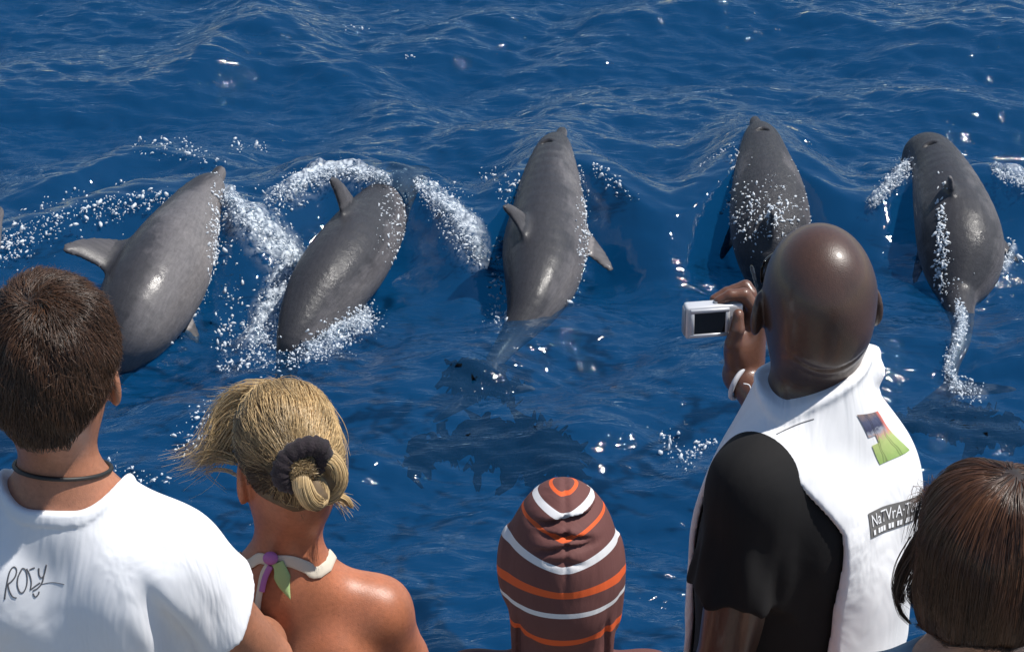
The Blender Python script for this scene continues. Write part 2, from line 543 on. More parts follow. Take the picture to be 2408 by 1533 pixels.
def sea_material():
    m, nt, ns, L, b = mat_new('sea_water')
    ns.remove(b)
    tc = N(ns, 'ShaderNodeTexCoord')
    def noise(sc, det, st, dist=0.0, rot=0.0):
        mp = N(ns, 'ShaderNodeMapping', inp={'Scale': st, 'Rotation': (0, 0, rot)})
        L.new(tc.outputs['Object'], mp.inputs[0])
        n = N(ns, 'ShaderNodeTexNoise', inp={'Scale': sc, 'Detail': det, 'Roughness': 0.55, 'Distortion': dist})
        L.new(mp.outputs[0], n.inputs['Vector'])
        return n.outputs['Fac']
    ca = N(ns, 'ShaderNodeAttribute', attribute_name='calm')
    inv = N(ns, 'ShaderNodeMath', operation='MULTIPLY_ADD', inp={1: -0.75, 2: 1.0}); L.new(ca.outputs['Fac'], inv.inputs[0])
    b1 = N(ns, 'ShaderNodeBump', inp={'Distance': 0.022}); L.new(noise(5.0, 4, (0.5, 1.8, 1), 0.8, 0.12), b1.inputs['Height'])
    L.new(inv.outputs[0], b1.inputs['Strength'])
    b2 = N(ns, 'ShaderNodeBump', inp={'Distance': 0.0045}); L.new(noise(22.0, 3, (0.6, 1.5, 1), 0.5, -0.2), b2.inputs['Height'])
    L.new(inv.outputs[0], b2.inputs['Strength']); L.new(b1.outputs[0], b2.inputs['Normal'])
    nrm = b2.outputs[0]
    fr = N(ns, 'ShaderNodeFresnel', inp={'IOR': 1.50}); L.new(nrm, fr.inputs['Normal'])
    gl = N(ns, 'ShaderNodeBsdfGlossy', inp={'Roughness': 0.035, 'Color': (.97, .98, 1, 1)}); L.new(nrm, gl.inputs['Normal'])
    df = N(ns, 'ShaderNodeBsdfDiffuse', inp={'Color': (0.0030, 0.0530, 0.145, 1)})
    tr = N(ns, 'ShaderNodeBsdfTransparent', inp={'Color': (0.78, 0.90, 0.95, 1)})
    mx = N(ns, 'ShaderNodeMixShader', inp={0: 0.68}); L.new(df.outputs[0], mx.inputs[1]); L.new(tr.outputs[0], mx.inputs[2])
    m2 = N(ns, 'ShaderNodeMixShader'); L.new(fr.outputs[0], m2.inputs[0]); L.new(mx.outputs[0], m2.inputs[1]); L.new(gl.outputs[0], m2.inputs[2])
    # foam
    fa = N(ns, 'ShaderNodeAttribute', attribute_name='foam')
    vo = N(ns, 'ShaderNodeTexVoronoi', inp={'Scale': 34.0}); L.new(tc.outputs['Object'], vo.inputs['Vector'])
    nz = noise(30, 5, (1, 1, 1), 1.0)
    ad = N(ns, 'ShaderNodeMath', operation='MULTIPLY_ADD', inp={1: 1.1, 2: -0.25}); L.new(nz, ad.inputs[0])
    a2 = N(ns, 'ShaderNodeMath', operation='SUBTRACT'); L.new(ad.outputs[0], a2.inputs[0])
    vm = N(ns, 'ShaderNodeMath', operation='MULTIPLY', inp={1: 0.7}); L.new(vo.outputs['Distance'], vm.inputs[0]); L.new(vm.outputs[0], a2.inputs[1])
    s1 = N(ns, 'ShaderNodeMath', operation='ADD'); L.new(fa.outputs['Fac'], s1.inputs[0]); L.new(a2.outputs[0], s1.inputs[1])
    s2 = N(ns, 'ShaderNodeMapRange', inp={'From Min': 0.72, 'From Max': 1.15}); L.new(s1.outputs[0], s2.inputs['Value'])
    gate = N(ns, 'ShaderNodeMapRange', inp={'From Min': 0.02, 'From Max': 0.3}); L.new(fa.outputs['Fac'], gate.inputs['Value'])
    s3 = N(ns, 'ShaderNodeMath', operation='MULTIPLY'); L.new(s2.outputs[0], s3.inputs[0]); L.new(gate.outputs[0], s3.inputs[1])
    veil = noise(9, 5, (1, 1, 1), 2.0)
    vr = N(ns, 'ShaderNodeMapRange', inp={'From Min': 0.36, 'From Max': 0.68, 'To Max': 0.62}); L.new(veil, vr.inputs['Value'])
    vg = N(ns, 'ShaderNodeMath', operation='MULTIPLY'); L.new(vr.outputs[0], vg.inputs[0])
    cl_ = N(ns, 'ShaderNodeMath', operation='MINIMUM', inp={1: 1.0}); L.new(fa.outputs['Fac'], cl_.inputs[0]); L.new(cl_.outputs[0], vg.inputs[1])
    s3b = N(ns, 'ShaderNodeMath', operation='MAXIMUM'); L.new(s3.outputs[0], s3b.inputs[0]); L.new(vg.outputs[0], s3b.inputs[1])
    s4 = N(ns, 'ShaderNodeMath', operation='MULTIPLY', inp={1: 0.88}); L.new(s3b.outputs[0], s4.inputs[0])
    fd = N(ns, 'ShaderNodeBsdfDiffuse', inp={'Color': (0.62, 0.68, 0.74, 1)})
    m3 = N(ns, 'ShaderNodeMixShader'); L.new(s4.outputs[0], m3.inputs[0]); L.new(m2.outputs[0], m3.inputs[1]); L.new(fd.outputs[0], m3.inputs[2])
    L.new(m3.outputs[0], ns['Material Output'].inputs['Surface'])
    return m

M_SEA = sea_material()
sea = mesh_np('sea', np.stack([xx, yy, zz], 1), SF, M_SEA, attrs={'foam': fo, 'calm': calm * (out < 1)})
tag(sea, 'deep blue rippled open sea', kind='structure')
M_DEEP = simple_mat('deep_water', (0.0027, 0.049, 0.138), rough=1.0, spec=0.0, var=0.05, scale=0.5)
dv = np.array([(-6000, -6000, -3.0), (6000, -6000, -3.0), (6000, 9500, -3.0), (-6000, 9500, -3.0)])
deep = mesh_np('deep_water', dv, np.array([[0, 1, 2, 3]]), M_DEEP, smooth=False)
tag(deep, 'dark blue depth beneath the sea surface', kind='structure')

# ---------------------------------------------------------------- foam drops as little lumps; some white specks stand in for sun glints
def foam_material():
    m, nt, ns, L, b = mat_new('foam_and_glints')
    b.inputs['Base Color'].default_value = (.80, .85, .90, 1); b.inputs['Roughness'].default_value = .15
    tr = N(ns, 'ShaderNodeBsdfTransparent', inp={'Color': (.93, .97, 1, 1)})
    mx = N(ns, 'ShaderNodeMixShader', inp={0: 0.68}); L.new(tr.outputs[0], mx.inputs[1]); L.new(b.outputs[0], mx.inputs[2])
    L.new(mx.outputs[0], ns['Material Output'].inputs['Surface'])
    return m
M_FOAM = foam_material()
def ico():
    t = (1 + 5 ** .5) / 2
    V = np.array([(-1, t, 0), (1, t, 0), (-1, -t, 0), (1, -t, 0), (0, -1, t), (0, 1, t), (0, -1, -t), (0, 1, -t), (t, 0, -1), (t, 0, 1), (-t, 0, -1), (-t, 0, 1)], float)
    F = np.array([(0, 11, 5), (0, 5, 1), (0, 1, 7), (0, 7, 10), (0, 10, 11), (1, 5, 9), (5, 11, 4), (11, 10, 2), (10, 7, 6), (7, 1, 8), (3, 9, 4), (3, 4, 2), (3, 2, 6), (3, 6, 8), (3, 8, 9), (4, 9, 5), (2, 4, 11), (6, 2, 10), (8, 6, 7), (9, 8, 1)])
    return V / np.linalg.norm(V[0]), F
ICO_V, ICO_F = ico()
def blobs(name, P, rad, label, cat, stretch=1.6, mat=None):
    n = len(P)
    rot = RNG.normal(size=(n, 3)); rot /= np.linalg.norm(rot, axis=1, keepdims=True)
    sc = rad[:, None, None] * (ICO_V[None] * RNG.uniform(0.7, 1.3, (n, 12, 1)))
    sc = sc + rot[:, None, :] * (sc * rot[:, None, :]).sum(-1, keepdims=True) * RNG.uniform(0, stretch, (n, 1, 1))
    V = (P[:, None, :] + sc).reshape(-1, 3)
    F = (ICO_F[None] + (np.arange(n) * 12)[:, None, None]).reshape(-1, 3)
    o = mesh_np(name, V, F, mat or M_FOAM)
    tag(o, label, cat, kind='stuff')
    return o

def path_points(path, n, spread=0.6):
    P = np.array([[a, b, w, d] for a, b, w, d in path], float)
    seg = np.linalg.norm(np.diff(P[:, :2], axis=0), axis=1) * (P[:-1, 3] + P[1:, 3])
    i = RNG.choice(len(seg), n, p=seg / seg.sum()); t = RNG.random(n)
    q = P[i] + t[:, None] * (P[i + 1] - P[i])
    off = RNG.normal(size=(n, 2)) * spread * q[:, 2:3]
    # speckle comes in clusters
    cl = RNG.normal(size=(60, 2)); off += cl[RNG.integers(0, 60, n)] * q[:, 2:3] * 0.35
    return q[:, 0] + off[:, 0], q[:, 1] + off[:, 1], q[:, 3]

def path_len(path):
    P = np.array([[a, b] for a, b, *_ in path], float)
    return np.linalg.norm(np.diff(P, axis=0), axis=1).sum()

FOAM_LABEL = {
    'nose_wake': 'white foam trail running back from the nose of the first dolphin',
    'left_splash': 'thick white splash along the left side of the second dolphin',
    'arc': 'white foam arc on the crest above the second dolphin fin',
    'right_arm': 'white foam trail between the second and third dolphins',
    'tail_splash': 'white splash at the tail of the second dolphin',
    'head_foam': 'white foam streak left of the rightmost dolphin head',
    'edge_foam': 'white foam on the crest at the right edge',
    'ring': 'sparkling water ring around the rightmost dolphin tail stock',
    'tail_line': 'broken white foam line trailing behind the rightmost dolphin',
}
for key, path in FOAM.items():
    area = path_len(path) * np.mean([w for _, _, w, _ in path])
    n = int(min(9000, 0.55 * area) + 80)
    px, py, d = path_points(path, n, 0.62)
    P = on_sea(px, py, np.abs(RNG.normal(size=n)) ** 1.6 * 0.030 + 0.008)
    rad = np.clip(RNG.lognormal(math.log(0.0021), 0.60, n), 0.0009, 0.0075)
    blobs('foam_splash', P, rad, FOAM_LABEL[key], 'foam')
for key, path in SPECK.items():
    area = path_len(path) * np.mean([w for _, _, w, _ in path])
    n = int(0.055 * area * np.mean([d for *_, d in path])) + 7
    px, py, d = path_points(path, n, 0.75)
    P = on_sea(px, py, np.abs(RNG.normal(size=n)) * 0.02 + 0.006)
    rad = np.clip(RNG.lognormal(math.log(0.0030), 0.60, n), 0.0012, 0.0095)
    SPECK[key] = (P, rad)
groups = {
    'water drops glittering along the crest left of the first dolphin': ('band', 'band_low'),
    'white specks standing in for sun sparkle on the wave above the first dolphin': ('upper', 'upper_right'),
    'water drops along the belly side of the first dolphin': ('back', 'tail_gap'),
    'water drops between the first two dolphins': ('gap', 'low_splash'),
    'water drops thrown up around the third dolphin': ('third_left', 'third_edge', 'third_right', 'third_low'),
    'water drops along the sides of the fourth dolphin': ('fourth_left', 'fourth_right', 'crest_line'),
    'water drops on the right side of the rightmost dolphin': ('fifth',),
    'white specks standing in for sun glints in the calm water left of the bald man': ('glints',),
    'white specks standing in for sun sparkle beside the blonde hair': ('hair_side', 'neck_side', 'small_right'),
    'few far white specks standing in for sun glints on the open sea': ('dots_top', 'dots_mid'),
}
for lab, keys in groups.items():
    blobs('drops_and_glints', np.concatenate([SPECK[k][0] for k in keys]), np.concatenate([SPECK[k][1] for k in keys]), lab, 'water drops')
# ================================================================== DOLPHINS
def dolphin_material():
    m, nt, ns, L, b = mat_new('wet_dolphin_skin')
    tc = N(ns, 'ShaderNodeTexCoord')
    tone = N(ns, 'ShaderNodeAttribute', attribute_name='tone')
    dark = N(ns, 'ShaderNodeAttribute', attribute_name='dark')
    al = N(ns, 'ShaderNodeAttribute', attribute_name='along'); ar = N(ns, 'ShaderNodeAttribute', attribute_name='around')
    cv = N(ns, 'ShaderNodeCombineXYZ'); L.new(al.outputs['Fac'], cv.inputs[0]); L.new(ar.outputs['Fac'], cv.inputs[1]); L.new(dark.outputs['Fac'], cv.inputs[2])
    def bn(scale, stretch, detail=5.0, dist=0.4, rough=.6):
        mp = N(ns, 'ShaderNodeMapping', inp={'Scale': stretch}); L.new(cv.outputs[0], mp.inputs[0])
        n = N(ns, 'ShaderNodeTexNoise', inp={'Scale': scale, 'Detail': detail, 'Roughness': rough, 'Distortion': dist}); L.new(mp.outputs[0], n.inputs['Vector'])
        return n.outputs['Fac']
    big = bn(3.0, (1.2, 1.0, 1)); mid = bn(9.0, (.7, 1.6, 1), 6); fine = bn(40.0, (.35, 1.6, 1), 4, 1.0); mott = bn(26.0, (1, 1, 1), 5, .8)
    a = N(ns, 'ShaderNodeMath', operation='MULTIPLY_ADD', inp={1: 0.65, 2: -0.40}); L.new(big, a.inputs[0])
    a2 = N(ns, 'ShaderNodeMath', operation='MULTIPLY_ADD', inp={1: 0.30}); L.new(mid, a2.inputs[0]); L.new(a.outputs[0], a2.inputs[2])
    s = N(ns, 'ShaderNodeMath', operation='ADD'); L.new(tone.outputs['Fac'], s.inputs[0]); L.new(a2.outputs[0], s.inputs[1])
    r = ramp(ns, [(0.0, (.22, .20, .195)), (0.30, (.145, .134, .134)), (0.58, (.115, .107, .110)), (0.76, (.078, .073, .078)), (0.87, (.034, .033, .038)), (1.0, (.025, .025, .030))])
    L.new(s.outputs[0], r.inputs[0])
    v = N(ns, 'ShaderNodeMath', operation='MULTIPLY_ADD', inp={1: 0.9, 2: 0.55}); L.new(fine, v.inputs[0])
    v2 = N(ns, 'ShaderNodeMath', operation='MULTIPLY_ADD', inp={1: 0.8, 2: 0.6}); L.new(mott, v2.inputs[0])
    vv = N(ns, 'ShaderNodeMath', operation='MULTIPLY'); L.new(v.outputs[0], vv.inputs[0]); L.new(v2.outputs[0], vv.inputs[1])
    mu = N(ns, 'ShaderNodeMixRGB', blend_type='MULTIPLY', inp={0: 1.0}); L.new(r.outputs[0], mu.inputs[1]); L.new(vv.outputs[0], mu.inputs[2])
    mk = N(ns, 'ShaderNodeMixRGB', inp={2: (.005, .004, .004, 1)}); L.new(dark.outputs['Fac'], mk.inputs[0]); L.new(mu.outputs[0], mk.inputs[1])
    L.new(mk.outputs[0], b.inputs['Base Color'])
    # thin runs of water: glossier stripes
    rr = N(ns, 'ShaderNodeMapRange', inp={'From Min': .42, 'From Max': .62, 'To Min': .14, 'To Max': .42}); L.new(mid, rr.inputs['Value'])
    L.new(rr.outputs[0], b.inputs['Coat Roughness'])
    b.inputs['Roughness'].default_value = 0.68
    b.inputs['Specular IOR Level'].default_value = 0.35
    b.inputs['Coat Weight'].default_value = 0.30
    n3 = N(ns, 'ShaderNodeTexNoise', inp={'Scale': 34.0, 'Detail': 6.0, 'Roughness': 0.7}); L.new(tc.outputs['Object'], n3.inputs['Vector'])
    wet = N(ns, 'ShaderNodeAttribute', attribute_name='wet')
    ws = N(ns, 'ShaderNodeMath', operation='MULTIPLY_ADD', inp={1: 0.75, 2: 0.16}); L.new(wet.outputs['Fac'], ws.inputs[0])
    bp = N(ns, 'ShaderNodeBump', inp={'Distance': 0.012}); L.new(n3.outputs['Fac'], bp.inputs['Height']); L.new(ws.outputs[0], bp.inputs['Strength'])
    L.new(bp.outputs[0], b.inputs['Normal']); L.new(bp.outputs[0], b.inputs['Coat Normal'])
    return m
M_DOLPHIN = dolphin_material()
M_EYE = simple_mat('dark_eye', (0.01, 0.008, 0.008), rough=0.1, var=0.0)

def unit(v): v = np.asarray(v, float); return v / np.linalg.norm(v)

FIN = [(-.03, -.07), (.0, .0), (.045, .07), (.10, .15), (.165, .215), (.225, .245), (.262, .243), (.262, .215), (.245, .16), (.24, .09), (.262, .01), (.28, -.07)]
FLIP = [(-.02, -.05), (.0, .0), (.05, .11), (.11, .21), (.18, .30), (.225, .325), (.24, .30), (.225, .20), (.19, .09), (.17, -.05)]
FLUKE = [(-.04, 0.0), (.0, .04), (.07, .13), (.15, .23), (.20, .28), (.225, .28), (.21, .20), (.18, .10), (.15, .02), (.12, 0.0),
         (.15, -.02), (.18, -.10), (.21, -.20), (.225, -.28), (.20, -.28), (.15, -.23), (.07, -.13), (.0, -.04)]

SEED = [0.0]
def make_dolphin(label, spine, dorsal, fin_s=None, fin_dir=None, fin_scale=1.0, hole_s=None, hole_roll=0.0, flukes=True, fluke_dir=None,
                 flip=(True, True), wet=lambda P: np.zeros(len(P)), fin_lean=0.0, h=0.013, flip_dir=None, flip_s=0.38):
    pts = np.array([at(a, b, z) for a, b, z, r in spine])
    dist = np.array([(p[1] * CP - (p[2] - CAM_H) * SP) for p in pts])
    rad = np.array([r for *_, r in spine]) * dist / FP
    nS = 44
    q = catmull(np.column_stack([pts, rad]), nS)
    S, RR = q[:, :3], np.maximum(q[:, 3], 0.012)
    base = S[nS // 2].copy(); base[2] = 0.0
    S = S - base
    T = np.gradient(S, axis=0); T /= np.linalg.norm(T, axis=1, keepdims=True)
    T = -T                                           # towards the head (spine runs head -> tail)
    D = np.array([unit(np.array(dorsal, float) - t * (np.array(dorsal, float) @ t)) for t in T])
    A = np.cross(T, D)                               # to the animal's right
    Sf, Rf = S.astype(np.float32), RR.astype(np.float32)
    arc = np.concatenate([[0], np.cumsum(np.linalg.norm(np.diff(S, axis=0), axis=1))]); arc /= arc[-1]
    at_s = lambda s: int(np.argmin(np.abs(arc - s)))
    extra = []
    if fin_s is not None:
        i = at_s(fin_s); d = unit(fin_dir) if fin_dir is not None else D[i]
        t = unit(-T[i] - d * (-T[i] @ d)) ; d = unit(d + fin_lean * t)
        o = S[i] + D[i] * RR[i] * 0.93
        extra.append((o, t, unit(d - t * (d @ t)), [(a * fin_scale, b_ * fin_scale) for a, b_ in FIN], 0.021, 0.06))
    for sgn, on in zip((-1, 1), flip):
        if not on: continue
        i = at_s(flip_s); out_ = unit(A[i] * sgn * 0.85 - D[i] * 0.85 - T[i] * 0.55)
        if flip_dir is not None: out_ = unit(flip_dir)
        back = unit(-T[i] - out_ * (-T[i] @ out_))
        extra.append((S[i] + A[i] * sgn * RR[i] * 0.72 - D[i] * RR[i] * 0.45, back, out_, FLIP, 0.018, 0.05))
    if flukes:
        fd = unit(fluke_dir) if fluke_dir is not None else -T[-1]
        side = unit(A[-1] - fd * (A[-1] @ fd))
        extra.append((S[-1] + fd * 0.0, fd, side, FLUKE, 0.02, 0.06))
    hole = None
    if hole_s is not None:
        i = at_s(hole_s); dd = unit(D[i] * math.cos(hole_roll) + A[i] * math.sin(hole_roll))
        hole = S[i] + dd * RR[i] * 1.0; hf = (A[i], dd, T[i])
    mouth = None
    def body(p):
        d = None
        for i in range(nS - 1):
            e = cone(p, Sf[i], Sf[i + 1], Rf[i], Rf[i + 1])
            d = e if d is None else smin(d, e, 0.010)
        return d
    def f(p):
        d = body(p)
        for o, ax, ay, pl, th, ed in extra:
            rr = max(abs(a) + abs(b_) for a, b_ in pl) + 0.12
            m = np.linalg.norm(p - o.astype(np.float32), axis=1) < rr
            if m.any():
                d2 = d.copy(); d2[m] = smin(d[m], blade(p[m], o, ax, ay, pl, th, ed), 0.035); d = d2
        if hole is not None:
            q_ = p - hole.astype(np.float32)
            x, y, z = q_ @ hf[0].astype(np.float32), q_ @ hf[1].astype(np.float32), q_ @ hf[2].astype(np.float32)
            z = z + 9.0 * x * x
            k = np.sqrt((x / 0.040) ** 2 + (y / 0.024) ** 2 + (z / 0.015) ** 2)
            d = smax(d, -(k - 1) * 0.015, 0.008)
            ring = np.sqrt((x / 0.05) ** 2 + (z / 0.035) ** 2)
            d = d - 0.004 * np.exp(-(ring - 1) ** 2 / 0.1) * (np.abs(y) < 0.06)
        return d
    ext = np.vstack([S + RR.max() * 1.05, S - RR.max() * 1.05] + [o + ax * x + ay * y + s for o, ax, ay, pl, *_ in extra for x, y in pl for s in (np.full(3, .04), np.full(3, -.04))])
    V, Q = nets(f, ext.min(0) - 0.03, ext.max(0) + 0.03, h)
    # colour zones from the position on the body
    dm = np.linalg.norm(V[:, None, :] - Sf[None], axis=2) - Rf[None] * 0.6
    k = dm.argmin(1)
    rel = V - Sf[k]; rel = rel - T[k] * (rel * T[k]).sum(1, keepdims=True)
    rn = np.linalg.norm(rel, axis=1)
    up = (rel * D[k]).sum(1) / np.maximum(rn, 1e-6)
    s_ = arc[k]
    tone = 0.5 + 0.5 * up
    # the dark cape narrows towards the head and dips under the dorsal fin; a pale blaze sweeps up the flank
    tone = tone - 0.10 * np.cos((s_ - 0.36) * 9.0) * (np.abs(up) < 0.9)
    tone = np.where(rn > Rf[k] * 1.18, 0.72, tone)
    dark = np.zeros(len(V))
    if hole is not None:
        q_ = V - hole; x, z = q_ @ hf[0], q_ @ hf[2]; z = z + 9 * x * x
        dark = np.exp(-((x / 0.036) ** 2 + (z / 0.015) ** 2) ** 2) * (np.linalg.norm(q_, axis=1) < 0.06)
    LT = np.linalg.norm(np.diff(S, axis=0), axis=1).sum()
    ang_ = np.arctan2((rel * A[k]).sum(1), (rel * D[k]).sum(1))
    along = s_ * LT - ((V - S[k]) * T[k]).sum(1) + SEED[0]; SEED[0] += 7.3
    o = mesh_np('dolphin', V, Q, M_DOLPHIN, attrs={'tone': tone, 'dark': dark, 'wet': wet(V + base), 'along': along, 'around': np.abs(ang_) * .22 + .03 * np.sign(ang_)})
    o.location = base
    tag(o, label, 'dolphin', 'dolphins riding the wave')
    # eyes, low on each side of the head
    i = at_s(0.135)
    for sg in (-1, 1):
        dirn = unit(A[i] * sg - D[i] * 0.25)
        c = S[i] + dirn * RR[i] * 0.985
        e = mesh_np('eye', c + ICO_V * 0.013, ICO_F, M_EYE, o)
    return o, S + base, RR, D, arc

wet_all = lambda amt: (lambda P: np.full(len(P), amt))
DOLPHINS = []
# first: rolled on its side, dorsal fin to the left
DOLPHINS.append(make_dolphin('grey dolphin rolled on its side, curved fin standing out above the brown haired boy',
    [(517, 404, .305, 14), (513, 413, .295, 16), (508, 422, .285, 16), (502, 430, .278, 18), (494, 441, .268, 34), (482, 455, .255, 43), (462, 488, .22, 58), (437, 535, .19, 77), (408, 592, .16, 97), (380, 648, .12, 110),
     (345, 706, .08, 110), (314, 758, .03, 98), (284, 808, -.05, 74), (256, 858, -.15, 52), (222, 930, -.25, 40), (205, 965, -.3, 28)],
    (-.85, -.15, .42), fin_s=0.42, fin_scale=1.22, hole_s=.145, flip=(True, False), fin_lean=-0.1, flip_s=.44, flip_dir=(.80, -.42, -.34)))
# second: heading away, snout already under the foam
DOLPHINS.append(make_dolphin('dark dolphin with upright fin diving through white foam, second from left',
    [(1000, 405, -.22, 14), (975, 412, -.14, 22), (945, 436, .02, 40), (908, 480, .10, 58), (866, 544, .13, 82), (820, 612, .14, 94), (772, 675, .11, 90),
     (730, 734, .06, 70), (700, 786, .01, 48), (683, 826, -.05, 32), (672, 880, -.2, 24), (668, 915, -.25, 20)],
    (-.30, .0, 1.0), fin_s=0.55, fin_scale=1.02, fin_lean=-.25, hole_s=None, flip=(True, False), wet=wet_all(.25)))
# third
DOLPHINS.append(make_dolphin('grey dolphin in the middle heading away, fin flopped to the left',
    [(1322, 309, .26, 11), (1319, 318, .26, 13), (1315, 327, .258, 15), (1309, 340, .255, 29), (1302, 362, .245, 45), (1295, 432, .21, 69), (1290, 508, .16, 87), (1281, 582, .11, 98), (1275, 648, .08, 88),
     (1258, 706, .045, 66), (1234, 754, .0, 44), (1195, 806, -.06, 28), (1160, 855, -.10, 20), (1148, 895, -.10, 15)],
    (-.42, .0, .9), fin_s=0.50, fin_dir=(-.52, 0, .85), fin_scale=0.82, hole_s=.155, hole_roll=.12, fluke_dir=(-.1, -.95, -.1), wet=wet_all(.05)))
# fourth
DOLPHINS.append(make_dolphin('grey dolphin with sparkling wet back just beyond the bald man',
    [(1775, 284, .26, 11), (1777, 293, .26, 13), (1780, 302, .258, 15), (1786, 316, .25, 31), (1791, 338, .24, 46), (1796, 386, .20, 64), (1805, 450, .15, 84), (1811, 520, .09, 94), (1813, 580, .02, 86),
     (1815, 640, -.12, 64), (1816, 700, -.22, 40), (1818, 760, -.3, 26), (1818, 800, -.32, 20)],
    (-.04, .0, 1.0), fin_s=0.62, fin_scale=0.72, hole_s=.165, wet=lambda P: np.clip((14.35 - P[:, 1]) * 1.6, .05, .9)))
# fifth: head dipped, tail seen through the water
DOLPHINS.append(make_dolphin('large rightmost dolphin with bowed head, its pale tail seen under water',
    [(2128, 392, .06, 12), (2142, 378, .10, 22), (2166, 362, .17, 42), (2190, 366, .21, 53), (2212, 408, .21, 66), (2232, 468, .18, 84), (2252, 540, .13, 98), (2262, 598, .06, 98),
     (2262, 645, .0, 78), (2254, 696, -.05, 44), (2262, 756, -.07, 27), (2258, 806, -.10, 22), (2240, 856, -.15, 17), (2236, 898, -.20, 13)],
    (-.22, .0, 1.0), fin_s=0.40, fin_scale=0.62, hole_s=.20, hole_roll=-.15, fluke_dir=(.1, -1, 0), wet=wet_all(.15)))
# a sixth noses into view at the edge
DOLPHINS.append(make_dolphin('snout tip of another dolphin poking in at the left edge',
    [(-8, 500, .26, 17), (-14, 512, .25, 19), (-40, 545, .22, 42), (-80, 600, .17, 75), (-120, 660, .1, 95), (-160, 720, 0, 80), (-190, 780, -.12, 50), (-215, 830, -.2, 30)],
    (-.5, 0, .9), fin_s=.45, flip=(False, False), h=0.016))

# ---------------------------------------------------------------- drops and glints on the wet backs
def back_drops(i, box, n, label, r0=.0032):
    o = DOLPHINS[i][0]; me = o.data
    nv = len(me.vertices); Vv = np.empty(nv * 3, np.float32); me.vertices.foreach_get('co', Vv); Vv = Vv.reshape(-1, 3)
    Nn = np.empty(nv * 3, np.float32); me.vertices.foreach_get('normal', Nn); Nn = Nn.reshape(-1, 3)
    W = Vv + np.array(o.location)
    d = W - np.array([0, 0, CAM_H]); dist = d[:, 1] * CP - d[:, 2] * SP
    px = d[:, 0] / dist * FP + PW / 2; py = PH / 2 - (d[:, 1] * SP + d[:, 2] * CP) / dist * FP
    cx, cy, sx_, sy_ = box
    w = np.exp(-((px - cx) / sx_) ** 2 - ((py - cy) / sy_) ** 2) * ((Nn * -d).sum(1) > 0)
    pick = RNG.choice(nv, n, p=w / w.sum())
    P = W[pick] + Nn[pick] * .001 + RNG.normal(size=(n, 3)) * .006 * (1 - np.abs(Nn[pick]))
    blobs('drops_and_glints', P, np.clip(RNG.lognormal(math.log(r0), .5, n), .001, .008), label, 'water drops', 2.5)
back_drops(3, (1800, 500, 70, 60), 420, 'water drops sparkling all over the back of the fourth dolphin')
back_drops(2, (1375, 520, 14, 130), 200, 'water drops along the right flank of the middle dolphin', .0028)
back_drops(0, (505, 560, 14, 120), 220, 'water drops along the throat and belly of the leftmost dolphin', .0030)
back_drops(1, (930, 520, 30, 90), 260, 'water drops on the shaded side of the second dolphin', .0026)
back_drops(4, (2215, 580, 12, 80), 330, 'white water running down the back of the rightmost dolphin behind its fin', .0036)

# ---------------------------------------------------------------- dark weed drifting at the surface
M_WEED = simple_mat('seaweed', (0.003, 0.0035, 0.004), spec=0.0, rough=1.0, var=0.5, scale=20, bump=.3, bscale=60)
def weed(label, spots):
    V, F, k = [], [], 0
    for px, py, lw, lh, n in spots:
        for _ in range(n):
            a = RNG.normal(size=2) * 0.42
            c = at(px + a[0] * lw, py + a[1] * lh, 0.0)
            ang = RNG.normal() * 0.5 + (0 if RNG.random() < .5 else math.pi)
            ln = RNG.uniform(.06, .20); wd = ln * RNG.uniform(.10, .28); m_ = 6
            bend = RNG.normal() * 1.6
            for j in range(m_ + 1):
                t = j / m_; th = ang + bend * t * .6
                cx = c[0] + ln * t * math.cos(th); cy = c[1] + ln * t * math.sin(th)
                w = wd * (0.25 + math.sin(math.pi * min(1, t * .92 + .06))) * RNG.uniform(.6, 1.2)
                z = float(sea_z(cx, cy)[0]) + 0.012 * math.sin(3.1 * t) * RNG.uniform(-.6, 1) + RNG.uniform(-.075, -.012)
                for sg, dz in ((-1, 0), (0, .006), (1, 0)):
                    V.append((cx - sg * w * math.sin(th), cy + sg * w * math.cos(th), z + dz))
            for j in range(m_):
                for e in range(2):
                    F.append((k + j * 3 + e, k + j * 3 + e + 1, k + j * 3 + e + 4, k + j * 3 + e + 3))
            k += (m_ + 1) * 3
    o = mesh_np('seaweed', np.array(V), np.array(F), M_WEED)
    tag(o, label, 'seaweed', kind='stuff')
    return o
weed('dark weedy patch under the surface above the striped hood', [(1150, 1030, 90, 12, 150), (1230, 1055, 50, 16, 70), (1020, 1065, 40, 10, 40), (1180, 1080, 50, 6, 24), (1290, 1072, 30, 20, 50), (1305, 1105, 20, 10, 24)])
weed('small dark weedy patch below the middle dolphin tail', [(1140, 905, 50, 14, 90)])
weed('dark weedy patch by the flukes of the rightmost dolphin', [(2190, 960, 66, 20, 90), (2270, 975, 86, 14, 100), (2350, 985, 30, 18, 60), (2250, 935, 76, 8, 34)])
